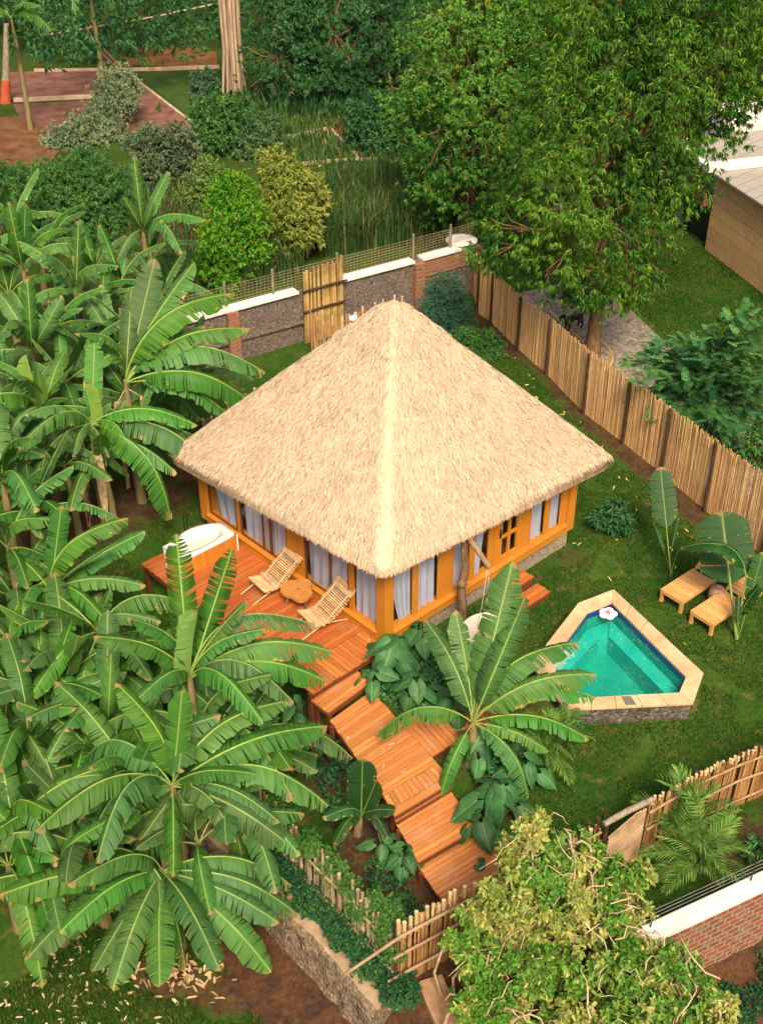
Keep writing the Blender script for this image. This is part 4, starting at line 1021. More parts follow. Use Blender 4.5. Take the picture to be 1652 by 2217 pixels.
# screens of the outdoor shower
ss=thing('bamboo_screen','weathered bamboo screen rising above the garden wall behind the hut','screen',(9.9,13.6,0))
m=MB(); reeds([(9.12,13.62),(10.68,13.36)],2.62,2.72,.05,.085,m,.02,jag=.1); m.obj('canes',mat_simple('old_yellow_bamboo',(.27,.16,.055),(.46,.31,.11),1.6,.7,.2,isl=.2),ss)
m=MB()
for z in (1.2,1.95): m.tube([(9.05,13.53,z),(9.9,13.38,z+.02),(10.75,13.25,z)],.04,7)
m.obj('rail',M_dark,ss)
st=thing('stake_enclosure','row of thin upright stakes around the outdoor shower behind the roof','screen',(10,11.6,0))
SK=[(8.75,12.9),(8.62,12.3),(9.3,11.7),(10.6,11.5),(11.6,11.3)]
m=MB(); reeds(SK[1:],1.55,1.45,.032,.085,m,.035,jag=.22); reeds(SK[:2],1.6,1.6,.032,.10,m,.03,jag=.2); m.obj('stakes',mat_simple('reddish_stake',(.34,.17,.075),(.48,.27,.13),3,.8,.1,isl=.2),st)
m=MB()
for i in range(1,4):
    a,b=Vector((*SK[i],0)),Vector((*SK[i+1],0)); n=int((b-a).length/.24)
    for k in range(n):
        p=a.lerp(b,(k+.5)/n); z=gz(p.x,p.y); m.tube([(p.x,p.y,z),(p.x+R.uniform(-.05,.05),p.y,z+1.62+R.uniform(0,.3))],.036,7)
m.obj('bamboo_end',M_bamboo,st)
sp_=P(765,690,2.05); t=thing('shower_head','white round shower head on a thin pipe behind the hut','shower',(sp_.x,sp_.y,0))
m=MB(); m.tube([(sp_.x+.25,sp_.y+.1,0),(sp_.x+.25,sp_.y+.1,2.0),(sp_.x+.12,sp_.y+.05,2.22),(sp_.x,sp_.y,2.12)],.018,7); m.obj('pipe',M_steel,t)
m=MB(); m.tube([(sp_.x,sp_.y,2.06),(sp_.x,sp_.y,2.12)],[.15,.13],16); m.obj('rose',M_white,t)
eg=thing('stake_edging','low edging of short white-topped stakes beside the back eaves','edging',(6,11.5,0))
m=MB()
EP=[(3.2,11.5),(5.0,11.75),(6.3,11.95),(7.4,12.05),(8.4,12.25)]
reeds(EP,.2,.25,.045,.13,m,.05,jag=.08); m.obj('stake',M_pole,eg)
m=MB()
for i in range(len(EP)-1):
    a,b=Vector((*EP[i],0)),Vector((*EP[i+1],0)); n=int((b-a).length/.34)
    for k in range(n):
        p=a.lerp(b,k/n); h=.25+R.uniform(-.1,.25); m=MB(); m.tube([(p.x,p.y-.1,gz(p.x,p.y)),(p.x,p.y-.1,gz(p.x,p.y)+h)],.045,7); m.obj('stake',M_bamboo,eg)
# water tank
tk=Vector((16.05,12.95,1.33)); t=thing('water_tank','green round water tank with a white lid on the wall corner','water tank',tk)
m=MB(); m.tube([tk+Vector((0,0,z)) for z in (0,.05,.3,.34,.58,.62)],[.48,.52,.52,.50,.52,.52],28); m.obj('barrel',M_tankgreen,t)
m=MB(); m.tube([tk+Vector((0,0,.62)),tk+Vector((0,0,.66)),tk+Vector((0,0,.70)),tk+Vector((0,0,.71))],[.57,.57,.40,.02],28); m.obj('lid',M_white,t)
# building of the neighbour
nb=thing('flat_roofed_house','brown boarded neighbour house with white parapets and grey sheet roof','house',(26,6,0))
A,B=Vector((25.9,8.95,0)),Vector((22.6,2.2,0)); d=(B-A).normalized(); n_=Vector((-d.y,d.x,0)); 
if n_.x<0: n_=-n_
HB=2.95
m=MB()
for k in range(6):
    z0,z1=k*HB/6-.1*(k==0),(k+1)*HB/6-.03; m.prism([A,B,B+n_*.2,A+n_*.2],z0,z1)
m.obj('boarded_wall',M_clad,nb)
m=MB(); m.prism([A+n_*.02,B+n_*.02,B+n_*6,A+n_*6],0,HB-.2); m.obj('core_wall',M_concrete,nb)
m=MB(); m.prism([A-n_*.05-d*.05,B-n_*.05,B+n_*.18,A+n_*.18-d*.05],HB,HB+.18); m.obj('eaves_beam',M_post,nb)
m=MB(); m.prism([A-n_*.32+d*.25,B-n_*.32,B+n_*3.2,A+n_*3.2+d*.25],HB+.2,HB+.28); m.obj('roof_sheet',M_roofsheet,nb)
C_=A+n_*.0
m=MB(); m.prism([A-n_*.55-d*.25,A-n_*.55+d*.28,A+n_*9+d*.28,A+n_*9-d*.25],HB+.30,HB+.52)
m.prism([A-n_*.55-d*3.6,A-n_*.2-d*3.6,A-n_*.2-d*.26,A-n_*.55-d*.26],HB+.30,HB+.52); m.obj('parapet',M_white,nb)
m=MB(); m.prism([A-n_*.2-d*.26,A-n_*.2-d*3.6,A+n_*9-d*3.6,A+n_*9-d*.26],HB+.2,HB+.32); m.obj('roof_sheet',M_roofsheet,nb)
m=MB(); m.prism([A+n_*.4-d*3.5,A+n_*.4-d*.1,A+n_*9-d*.1,A+n_*9-d*3.5],-.1,HB+.19); m.obj('core_wall',M_concrete,nb)
m=MB(); m.prism([A+n_*.35-d*2.6,A+n_*.35-d*.3,A+n_*.39-d*.3,A+n_*.39-d*2.6],0,1.7); m.obj('opening',M_black,nb)
m=MB(); m.prism([A-n_*.3-d*4.5,A-n_*.3-d*.12,A-d*.12,A-d*4.5],1.75,2.25); m.obj('lintel_band',M_brickold,nb)
m=MB(); m.prism([A+n_*2.5-d*5.2,A+n_*2.5-d*4.0,A+n_*9-d*4.0,A+n_*9-d*5.2],-.1,4.0); m.obj('parapet',M_white,nb)
# brick wall at the lower right
br=thing('brick_wall','red brick wall with broad white coping in the lower right corner','wall',(-1,-9.6,-.8))
W0,W1=Vector((-2.30,-9.12,0)),Vector((4.4,-11.15,0)); d=(W1-W0).normalized(); n_=Vector((-d.y,d.x,0))
m=MB(); m.prism([W0-n_*.11,W1-n_*.11,W1+n_*.11,W0+n_*.11],-1.7,.92); m.obj('brickwork',M_brick,br)
m=MB(); 
for k in range(5):
    p,q=W0.lerp(W1,k/5),W0.lerp(W1,(k+1)/5-.0006); m.prism([p-n_*.15,q-n_*.15,q+n_*.20,p+n_*.20],.92,1.0)
m.obj('coping',M_white,br)
m=MB(); m.prism([W0-d*.10-n_*.17,W0-d*.005-n_*.17,W0-d*.005+n_*.2,W0-d*.10+n_*.2],.45,.93); m.obj('end_plaster',M_white,br)
m=MB()
m.prism([W0-n_*.14,W1-n_*.14,W1-n_*.112,W0-n_*.112],-1.6,-.90); m.obj('plinth',mat_simple('dirty_render',(.17,.125,.08),(.30,.235,.165),4,.95,.05,bump=.5),br)
ef=thing('electric_fence','four parallel fence wires stretched above the brick wall coping','wire fence',W0+Vector((0,0,1)))
for k in range(4):
    m=MB(); z=1.14+.11*k; m.tube([W0+n_*.12+Vector((0,0,z)),W1+n_*.12+Vector((0,0,z))],.008,5); m.obj('wire',M_wire,ef)
for f in (.02,.34,.66,.98):
    p=W0.lerp(W1,f)+n_*.12; m=MB(); m.tube([p+Vector((0,0,1.0)),p+Vector((0,0,1.52))],.016,6); m.obj('post',M_black,ef)
# stone retaining wall at the lower left
rw=thing('stone_retaining_wall','rough stone retaining wall with a flat mortared top below the creepers','wall',(-5.8,-4,-1.2))
RP=[(-5.50,.9),(-5.55,-1.0),(-5.52,-2.6),(-5.55,-4.1),(-5.62,-5.2),(-5.70,-6.1)]
m=MB()
def rwf(u,v):
    k=u*(len(RP)-1); i=min(int(k),len(RP)-2); f=k-i; x=RP[i][0]+(RP[i+1][0]-RP[i][0])*f; y=RP[i][1]+(RP[i+1][1]-RP[i][1])*f
    prof=[(.36,-.95),(.34,-.80),(.0,-.78),(-.30,-.80),(-.36,-.95),(-.40,-1.35),(-.52,-1.85)]
    q=v*(len(prof)-1); j=min(int(q),len(prof)-2); g=q-j; dx=prof[j][0]+(prof[j+1][0]-prof[j][0])*g; z=prof[j][1]+(prof[j+1][1]-prof[j][1])*g
    n1=mnoise.noise(Vector((y*2.2,z*3,dx*2)))+.6*mnoise.noise(Vector((y*5,z*6,dx*5)))
    return Vector((x+dx+.10*n1*(1 if j>2 else .3),y,z+.045*n1))
m.grid(rwf,110,22); m.ngon([rwf(1,k/21) for k in range(22)]); 
M_rub=mat_simple('mortared_rubble',(.10,.065,.04),(.34,.245,.15),6.5,.9,.1,bump=1.0,bscale=13,detail=9)
m.obj('stonework',M_rubble,rw)
m=MB(); m.grid(lambda u,v:rwf(u,.17+.30*v)+Vector((0,0,.012)),110,6); m.obj('mortar_top',mat_simple('tan_mortar',(.27,.19,.11),(.40,.29,.18),3.5,.95,.05,bump=.5,detail=8),rw)
for lab,px,z,r in (('round rock lying at the end of the stone retaining wall',(810,2180),-1.2,(.20,.16,.16)),('small brown rock wedged under the creepers by the cane fence',(838,2172),-1.0,(.13,.13,.11))):
    p=P(*px,z); t=tag(bpy.data.objects.new('rock',None),lab,'rock') if False else None
    m=MB(); m.ball(p,r,nu=20,nv=14,jit=.45,seed=px[0]); o=m.obj('rock',M_rub); tag(o,lab,'rock')
bp=P(950,2170,-.75); m=MB(); c0,c1=P(930,2120,-.62),P(985,2245,-.62); dd=(c1-c0).normalized(); pp=Vector((-dd.y,dd.x,0))*.24
m.prism([c0-pp,c1-pp,c1+pp,c0+pp],-1.3,[-.60,-.63,-.62,-.60]); o=m.obj('concrete_block',mat_simple('brown_block',(.22,.12,.06),(.36,.22,.12),4,.95,.05,bump=.6)); tag(o,'long brown weathered block lying below the cane fence','block')
# ------------------------------------------------------------------ hose, dog
t0=P(1290,745,.05); m=MB(); hp=[P(x,y,.04) for x,y in ((1190,672),(1215,700),(1240,720),(1258,735),(1300,735),(1318,752),(1327,775),(1322,792),(1308,800))]
m.tube(hp,.028,6); o=m.obj('garden_hose',M_yellowhose); tag(o,'yellow garden hose lying along the yard side of the reed fence','hose')
def skin_body(name,chain,mat,parent,sub=2,root=0):
    # chain: list of (x,y,z,r), edges
    vs,es=chain; me=bpy.data.meshes.new(name); me.from_pydata([v[:3] for v in vs],es,[]); o=bpy.data.objects.new(name,me); COL.objects.link(o)
    md=o.modifiers.new('skin','SKIN'); 
    for i,v in enumerate(me.skin_vertices[0].data): v.radius=(vs[i][3],vs[i][3]); v.use_root=(i==root)
    s=o.modifiers.new('sub','SUBSURF'); s.levels=sub; s.render_levels=sub
    me.materials.append(mat); md.use_smooth_shade=True
    if parent: o.parent=parent
    return o
dv=[(0,0,.42,.085),(-.18,0,.43,.10),(-.36,0,.43,.11),(-.48,0,.50,.075),(-.58,0,.60,.07),(-.70,0,.57,.045),(-.76,0,.55,.032),
    (.10,0,.40,.09),(.22,0,.46,.022),(.34,0,.56,.014),
    (-.38,.085,.28,.045),(-.37,.085,.15,.028),(-.40,.085,.02,.03),(-.38,-.085,.28,.045),(-.39,-.085,.15,.028),(-.45,-.085,.02,.03),
    (.10,.085,.28,.055),(.17,.085,.17,.03),(.12,.085,.02,.03),(.10,-.085,.28,.055),(.15,-.085,.17,.03),(.09,-.085,.02,.03)]
de=[(0,1),(1,2),(2,3),(3,4),(4,5),(5,6),(0,7),(7,8),(8,9),(2,10),(10,11),(11,12),(2,13),(13,14),(14,15),(7,16),(16,17),(17,18),(7,19),(19,20),(20,21)]
dl=P(1248,712,0); dog=thing('dog','black dog looking over the reed fence beside the mango trunk','dog',(0,0,0))
skin_body('body',(dv,de),M_dog,dog)
m=MB()
for y in (-.045,.045): m.tube([(-.55,y,.655),(-.54,y*1.5,.70),(-.56,y*1.9,.66)],[.022,.02,.006],6)
m.obj('ears',M_dog,dog)
m=MB(); m.tube([(-.53+.055*cos(k*.524)*.3,.075*sin(k*.524),.55+.055*cos(k*.524)) for k in range(13)],.014,5); m.obj('collar',M_steel,dog)
dog.location=(dl.x,dl.y,gz(dl.x,dl.y)); dog.rotation_euler=(0,0,-HEAD+.6); dog.scale=(1.15,1.15,1.15)
# ------------------------------------------------------------------ banana leaves
def banana_leaf(seed,arch=.14,wid=.108,tears=12,droop=.25,tipbend=0.0,pet=.14,rib=1.0,fold=.10,gapk=1.0):
    rg=random.Random(seed); m=MB()
    def spine(x): 
        return Vector((x,0,arch*sin(pi*x**.85)*1.0 - tipbend*max(0,x-.5)**2*4))
    def width(t):   # t 0..1 along the blade
        return wid*min(1,(t/.16))**.6*min(1,((1-t)/.20))**.55*(1-.10*t)
    for side in (-1,1):
        cuts=sorted([rg.uniform(.04,.97) for _ in range(tears)]); ed=[0]+cuts+[1]
        for a,b in zip(ed[:-1],ed[1:]):
            if b-a<.006: continue
            n=max(2,int((b-a)/.022)+1); dz=rg.gauss(0,.010)*(tears>8); tw=rg.gauss(0,.25)
            sh=rg.uniform(.002,.010)*gapk; sh0=sh if a>0 else 0; sh1=sh if b<1 else 0
            if rg.random()<.12: sh1+=.012*gapk
            V=[]
            for i in range(n):
                f=i/(n-1); t=a+(b-a)*f
                w=width(t)*(1+.03*sin(t*40+seed)+.05*tw*(f-.5))
                for j,q in enumerate((0,.35,.7,1.0)):
                    tt=t+(sh0*(1-f)-sh1*f)*q**1.2
                    x=pet+(1-pet)*min(.998,tt)+.28*w*q*(1-t)*1.0
                    p=spine(min(1.03,x)); z=p.z+fold*w*q*1.2-droop*w*q*q*1.6+dz*q*q+.012*tw*(f-.5)*q
                    z+=.0035*sin(t*90+seed)*q
                    V.append((x,side*w*q,z))
            F=[]
            for i in range(n-1):
                for j in range(3):
                    k=i*4+j; F.append((k,k+4,k+5,k+1) if side>0 else (k,k+1,k+5,k+4))
            m.raw(V,F,0)
    pts=[spine(x)+Vector((0,0,.0035)) for x in [i/16 for i in range(17)]]
    m.tube(pts,[.0105*rib*.76*(1-.82*i/16) for i in range(17)],5,1)
    return m
BAN=[]
for i,(ar,tr,dr,tb,wd) in enumerate([(.06,9,.3,.0,.108),(.12,16,.45,.10,.105),(.18,20,.65,.15,.105),(.24,26,.9,.2,.102),(.10,38,1.1,.05,.100),(.03,6,.15,.0,.112),(.30,22,.8,.3,.105),(.15,13,.4,.1,.110)]):
    BAN.append(banana_leaf(20+i,ar,wd,tr,dr,tb).mesh('banana_leaf',[M_ban,M_rib],True))
BAN_Y=banana_leaf(40,.02,.13,2,-.6,.0,.10,.8,.35).mesh('banana_leaf_young',[M_banY,M_rib],True)
BAN_DY=[banana_leaf(60+i,ar,.135,tr,dr,tb,.12).mesh('young_dark_leaf',[M_banD,M_ribD],True) for i,(ar,tr,dr,tb) in enumerate([(.04,3,.1,.0),(.10,6,.3,.05),(.22,8,.4,.2)])]
BAN_D=[banana_leaf(50+i,ar,.12,tr,dr,tb,.43).mesh('strelitzia_leaf',[M_banD,M_ribD],True) for i,(ar,tr,dr,tb) in enumerate([(.04,4,.1,.0),(.10,8,.3,.05),(.22,14,.4,.2)])]
def leaf_frame(b,t,roll=0.0):
    x=(t-b); L=x.length; x.normalize(); up=Vector((0,0,1)); z=up-x*up.dot(x)
    if z.length<.12:
        h=Vector((-x.x,-x.y,0)); z=h-x*h.dot(x) if h.length>.01 else Vector((1,0,0))
    z.normalize(); y=z.cross(x); M=Matrix((x,y,z)).transposed().to_4x4()
    if roll: M=M@Matrix.Rotation(roll,4,'X')
    return M,L
def put_leaf(me,parent,b,t,roll=0.0,name='leaf',wscale=1.0):
    if roll=='face':                      # an upright leaf showing its upper side toward the open garden path
        x=(t-b).normalized(); z=CAM-(b+t)/2; z=(z-x*z.dot(x)).normalized(); M0,L=leaf_frame(b,t); M=Matrix((x,z.cross(x),z)).transposed().to_4x4()
    else: M,L=leaf_frame(b,t,roll)
    o=bpy.data.objects.new(name,me); COL.objects.link(o); o.parent=parent
    o.matrix_parent_inverse=Matrix.Translation(parent.location).inverted()
    o.matrix_basis=Matrix.Translation(b)@M@Matrix.Diagonal((L,L*wscale,L,1)); return o
def solve_tip(B,px,py,L,el):
    # tip on the line of sight at leaf length L from the crown; the solution nearer to the wanted elevation
    d=ray(px,py).normalized(); o=CAM-B; bb=o.dot(d); cc=o.dot(o)-L*L; q=bb*bb-cc
    if q<=0: return CAM+d*(-bb)
    best=None
    for s in (-1,1):
        T=CAM+d*(-bb+s*sqrt(q)); e=math.degrees(math.asin(max(-1,min(1,(T.z-B.z)/L))))
        if best is None or abs(e-el)<best[0]: best=(abs(e-el),T)
    return best[1]
def pseudostem(t,base,crown,r=.13):
    m=MB(); mid=base.lerp(crown,.5)+Vector((R.uniform(-.06,.06),R.uniform(-.06,.06),0))
    m.tube([base-Vector((0,0,.1)),base.lerp(mid,.5),mid,mid.lerp(crown,.6),crown+Vector((0,0,.12))],[r*1.25,r*1.1,r,r*.8,r*.42],10); m.obj('stem',M_pstem,t,True)
GA=2.39996
def banana(label,cpx,cpy,hgt,leaves=(),extra=0,L=2.5,azr=None,young=0,dry=0,group='banana plants',dist=None,name='banana_plant',meshes=None,elr=(-12,62),spread=None):
    # crown is read off the photograph at a height hgt over the ground below it
    z=0.6
    for _ in range(14):
        c=P(cpx,cpy,z); z=gz(c.x,c.y)+hgt
    C=P(cpx,cpy,z); base=Vector((C.x+R.uniform(-.12,.12),C.y+R.uniform(-.12,.12),0)); base.z=gz(base.x,base.y)
    t=thing(name,label,'banana plant',base,group); pseudostem(t,base,C,.12 if L>2 else .09)
    MS=meshes or BAN
    for lf in leaves:
        px,py=lf[0],lf[1]; el=lf[2] if len(lf)>2 else 10; l=lf[3] if len(lf)>3 else L; v=lf[4] if len(lf)>4 else None
        T=solve_tip(C,px,py,l,el); rel=(T-C); e=math.degrees(math.asin(max(-1,min(1,rel.z/rel.length))))
        if v is None: v=R.choice([0,5,7]) if e>55 else (R.choice([0,1,7]) if e>25 else R.choice([1,2,7,3] if e>-8 else [2,3,4,6]))
        put_leaf(MS[v%len(MS)],t,C+Vector((0,0,.02)),T,'face' if el>=55 else R.uniform(-.3,.3),'leaf',lf[5] if len(lf)>5 else 1.0)
    a0=R.uniform(0,6)
    for k in range(extra):
        if azr: az=radians(R.uniform(*azr))
        else: az=a0+k*GA
        f=(k+.5)/max(1,extra); el=radians(elr[1]+(elr[0]-elr[1])*f**.9+R.uniform(-8,8)); l=L*R.uniform(.8,1.1)*(1 if f>.15 else .9)
        d=Vector((cos(az)*cos(el),sin(az)*cos(el),sin(el))); e=math.degrees(el)
        v=R.choice([0,5,7]) if e>50 else (R.choice([0,1,7]) if e>22 else R.choice([1,2,7,3] if e>-5 else [2,3,4,6]))
        put_leaf(MS[v%len(MS)],t,C,C+d*l,R.uniform(-.3,.3))
    for k in range(young):
        d=Vector((R.uniform(-.25,.25),R.uniform(-.25,.25),1)).normalized(); put_leaf(BAN_Y,t,C-Vector((0,0,.1)),C+d*L*R.uniform(.55,.75),R.uniform(0,6),'young_leaf',.8)
    for k in range(dry):
        az=R.uniform(0,6.28); m=MB(); p=C-Vector((0,0,.1)); q=p+Vector((cos(az)*.35,sin(az)*.35,-.25)); n=7
        for j in range(3):
            s=Vector((-sin(az),cos(az),0)); 
            def fn(u,v,j=j): return q.lerp(base+Vector((cos(az)*.42,sin(az)*.42,.25)),v)+s*(u-.5)*.30*(1-.5*v)*sin(pi*(.15+.8*v))+Vector((cos(az),sin(az),0))*(.10*mnoise.noise(Vector((u*3+j,v*4,az)))+.05*j)
            m.grid(fn,6,9)
        m.tube([p,q,q.lerp(base,.6)],[.02,.015,.01],5); m.obj('dry_leaf',M_dryleaf,t)
    return t
# --- the near plants, leaf by leaf
banana('big banana plant in the middle of the near clump, just above the lowest one',374,1706,3.4,[
    (165,1618,10,2.5,3),(200,1822,5,2.4,3),(376,1893,-15,1.9,4),(513,1798,-5,1.8,2),(541,1665,20,1.9,1),(712,1706,0,2.9,2),(395,1492,55,2.3,0),(272,1480,50,2.4,1),
    (612,1500,40,2.6,7),(702,1556,25,2.9,1),(636,1825,-5,2.6,2),(606,1764,8,2.2,7),(85,1760,10,2.7,2),(430,1740,-30,1.2,0)],dry=1)
banana('lowest near banana plant, leaves spread over the grass at the lower left',350,1892,2.3,[
    (0,1924,10,2.9,1),(168,1886,30,2.2,2),(137,1996,0,2.4,1),(52,2062,-10,2.6,7),(245,2125,-10,2.5,1),(346,2140,-5,2.5,0),(474,2083,-8,2.5,1),(594,2100,-8,2.7,7),(603,1988,0,2.4,1),(650,1962,-8,2.6,2),
    (200,2108,-20,2.4,0),(345,1950,-25,.9,1),(632,1890,12,2.4,2),(118,2035,-20,2.4,0)],dry=3)
banana('banana plant with tall upright leaves reaching over the plank deck',412,1471,3.5,[
    (382,1157,70,2.9,4),(503,1187,60,2.7,4),(535,1299,45,2.1,0),(559,1350,38,2.0,1),(657,1312,30,2.5,3),(714,1385,15,2.7,2),(630,1484,0,2.1,3),(705,1452,8,2.6,2),(219,1365,30,2.2,1),(297,1327,48,2.0,1),
    (372,1530,-30,1.4,0),(300,1500,10,1.8,2),(560,1530,-15,2.0,3)],young=1)
banana('banana plant right beside the far end of the deck, leaves fanned to the right',110,1282,3.0,[
    (249,1110,45,2.5,2),(316,1150,35,2.6,0),(253,1174,30,2.4,5),(309,1256,10,2.2,1),(133,1093,60,2.2,0),(44,1302,5,1.9,1),(86,1460,-20,2.2,3),(230,1330,-5,2.0,2),(20,1200,25,2.3,1)])
banana('leafy banana plant filling the gap between the deck side plant and the near clump',215,1372,2.7,[
    (52,1318,10,2.2,1),(330,1330,20,1.8,2),(160,1600,-20,2.2,1),(290,1560,-20,2.0,2),(60,1500,-5,2.2,2),(330,1460,0,1.9,1)],extra=3)
banana('large banana plant whose long leaves fan toward the back wall',272,832,3.4,[
    (529,689,18,3.3,1),(484,610,35,3.4,2),(422,567,48,3.3,0),(336,559,58,3.2,5),(285,626,55,2.4,1),(447,790,8,2.2,0),(566,767,2,3.5,2),(445,738,14,2.4,2),(559,853,-6,3.4,2),(504,884,-4,2.8,1),(431,692,25,2.2,1),(180,700,45,2.4,2)],dry=2)
banana('banana plant with leaves hanging over the left corner of the thatch',199,920,3.2,[
    (43,943,12,2.2,3),(289,962,-8,1.4,3),(488,1018,-6,3.5,2),(388,1105,-22,3.1,3),(156,978,-5,1.2,2),(70,1064,0,2.2,3),(236,987,-25,1.1,4),(424,904,5,2.7,7),(205,730,65,2.1,5),(60,880,20,2.1,1),(330,1010,-15,2.0,2)],young=1,dry=3)
banana('banana plant with two pale young leaves standing upright in the left thicket',95,885,3.1,[(20,800,30,2.3,1),(160,790,50,2.0,0),(0,960,5,2.0,2)],extra=5,young=2)
banana('tall banana plant at the back left with leaves against the red soil',310,500,3.0,[
    (290,340,72,2.6,4),(365,370,50,2.4,5),(437,462,12,2.6,1),(395,525,-4,2.0,3),(270,430,60,1.7,4),(330,440,60,1.4,7),(250,560,0,1.8,2)])
banana('banana plant in front of the grey-green bush at the upper left',50,585,2.9,[(20,445,65,2.4,1),(55,440,65,2.3,0),(110,470,40,2.3,1),(150,480,30,2.5,7),(0,560,10,2,2)],extra=3,young=0)
banana('banana plant with an upright leaf seen edge on in the left thicket',165,640,2.9,[(170,480,68,2.4,4),(240,560,30,2.1,2),(100,540,50,2.2,4),(60,640,10,2.0,1),(250,700,0,1.9,2)],extra=2,young=1)
banana('banana plant with a yellowing flower stalk at the left edge',70,760,3.0,[(5,690,40,2.4,2),(130,650,55,2.2,1),(60,620,60,2.3,3)],extra=5)
banana('banana plant cut by the left edge, level with the thatch eaves',8,1040,3.0,[(60,930,50,2.4,1),(75,1080,20,2.2,2),(95,1150,-8,2.2,1)],extra=3)
banana('banana plant cut by the left edge beside the end of the deck',18,1190,2.8,[(100,1110,30,2.0,2),(60,1260,-10,1.9,1),(110,1210,5,1.9,0)],extra=4)
banana('banana plant at the left edge under the yellow bell leaf',35,1420,2.8,[(90,1330,40,2.2,1),(120,1450,5,1.9,2),(60,1560,-20,2.2,2)],extra=5)
banana('shaded banana plant deep in the thicket left of the upright leaves',140,1480,2.9,[(170,1375,55,1.9,5),(60,1420,30,2.1,2)],extra=6,dry=1)
banana('shaded banana plant in the thicket with a broad torn leaf hanging forward',235,1560,2.8,[(240,1440,60,1.9,2),(140,1560,10,2.0,1),(330,1640,-12,2.0,2)],extra=5,dry=1)
banana('banana plant at the left edge with greyish drooping leaves',60,1600,2.7,[(110,1670,-20,1.6,3),(0,1640,-5,2.0,2),(150,1520,30,2.0,1)],extra=5)
banana('low banana plant at the left edge with a curled pale leaf',30,1790,2.4,[(110,1812,-10,1.8,6),(100,1740,20,1.9,2)],extra=5)
banana('banana plant behind the lowest one with dark leaves spread left',195,1850,2.2,[(60,1760,15,2.0,5),(100,1900,-8,2.0,1),(280,1800,25,1.9,1),(20,1960,-8,2.2,2)],extra=4)
banana('banana plant whose leaf tip droops beside the paling fence',500,1760,2.0,[(640,1826,-5,2.0,2),(600,1905,-10,2.2,2),(560,1690,30,1.7,1)],extra=3,elr=(-5,45))
banana('slim banana plant leaning out over the left end of the paling fence',560,1640,2.0,[(640,1600,25,1.5,2),(680,1660,0,1.6,1),(540,1560,50,1.5,1)],extra=3,L=1.7)
banana('banana plant half hidden behind the crown of the near clump',290,1690,2.8,[(200,1640,30,2.0,1),(330,1600,55,2.0,5),(180,1740,5,2.0,2)],extra=5)
# far plants at the top left
banana('far banana plant with a red painted stem at the upper left edge',25,42,5.2,[(105,45,10,2.8,2),(30,80,-40,2.4,4),(80,0,50,2.6,1),(-30,40,20,2.6,1),(60,100,-50,2.4,4)],extra=3,L=3.0,group='far banana plants')
banana('far banana plant hanging its leaves into the top edge of the view',195,-20,5.0,[(200,30,-40,2.4,3),(260,20,-10,2.6,2),(150,25,-20,2.6,3)],extra=4,L=3.0,group='far banana plants')
for px,py in ((30,480),(110,540),(205,590),(20,640),(130,720),(40,830),(140,830),(30,940),(70,1110),(30,1300),(95,1420),(20,1500),(180,1440),(100,1540),(30,1660),(130,1640),(210,1660),(80,1740),(160,1770),(250,1760),(20,1880),(265,1470),(310,1560),(440,1590),(470,1680),(430,1830),(120,1900),(520,1600),(90,560),(260,620),(180,800),(60,740),(250,760),(330,760),(280,860),(220,1000),(140,1010),(60,980),(290,960),(380,830),(20,1080),(330,560),(230,680),(350,640),(60,1010),(320,900)):
    banana('banana plant buried in the left thicket, only some of its leaves showing',px,py,R.uniform(1.7,2.5),extra=8,L=R.uniform(1.9,2.4),elr=(-15,70),group='banana plants buried in the left thicket')
# --- by the walkway
banana('banana plant in front of the pool, its stem rising beside the walkway',1023,1568,1.05,[
    (812,1566,-5,1.75,3),(928,1338,50,2.2,1),(1110,1214,66,3.0,0),(1138,1290,55,2.4,3),(1040,1365,55,1.6,5),(1282,1442,18,2.2,2),(1278,1480,8,2.1,2),(1276,1582,-10,2.0,1),(950,1722,-15,1.5,1),(1118,1658,-25,1.1,1),(1160,1728,-28,1.7,2),(1190,1620,-15,1.5,1),
    (1232,1370,35,2.1,2),(985,1320,50,2.0,0)],L=2.2,dry=0)
def greyspear(): pass
banana('young banana plant with one big whole leaf left of the lower boardwalk',782,1772,.55,[(785,1642,72,1.75,0,1.35),(815,1690,55,1.3,0,1.3),(853,1752,20,1.1,1,1.2),(712,1760,15,1.0,2,1.2),(725,1815,-10,.9,2,1.2),(840,1800,0,.9,2,1.2)],L=1.2,meshes=BAN_DY,name='young_banana_plant',group='young banana plants')
def stalky(label,bpx,bpy,leaves,group):
    b=G(bpx,bpy); t=thing('strelitzia_plant',label,'plant',b,group)
    for lf in leaves:
        px,py,el,l,v=lf[:5]; bb=b+Vector((R.uniform(-.10,.10),R.uniform(-.10,.10),0)); T=solve_tip(bb,px,py,l,el); put_leaf(BAN_D[v],t,bb,T,'face' if el>68 else R.uniform(-.35,.35),'leaf',lf[5] if len(lf)>5 else 1.0)
    return t
stalky('slender strelitzia with one tall narrow leaf standing in the lawn by the reed fence',1448,1245,[(1430,1010,72,2.7,0,1.0),(1415,1130,70,1.35,1,.4),(1468,1120,72,1.45,1,.35),(1480,1170,60,1.1,0,.35)],'strelitzias on the lawn')
stalky('broad-leaved strelitzia rising in front of the wooden loungers',1592,1378,[(1562,1105,75,2.9,0,1.75),(1640,1265,60,1.6,1,.9),(1652,1195,60,2.2,0,.8),(1600,1290,70,1.2,1,.6)],'strelitzias on the lawn')
sl_=[o for o in COL.objects if o.name.startswith('strelitzia_plant') and o.type=='EMPTY'][-1]; b_=sl_.location+Vector((0,.05,1.75))
for px,py,el,l in ((1488,1165,-5,1.05),(1520,1160,-25,.85)): put_leaf(BAN_DY[2],sl_,b_,solve_tip(b_,px,py,l,el),.2,'leaf',1.3)
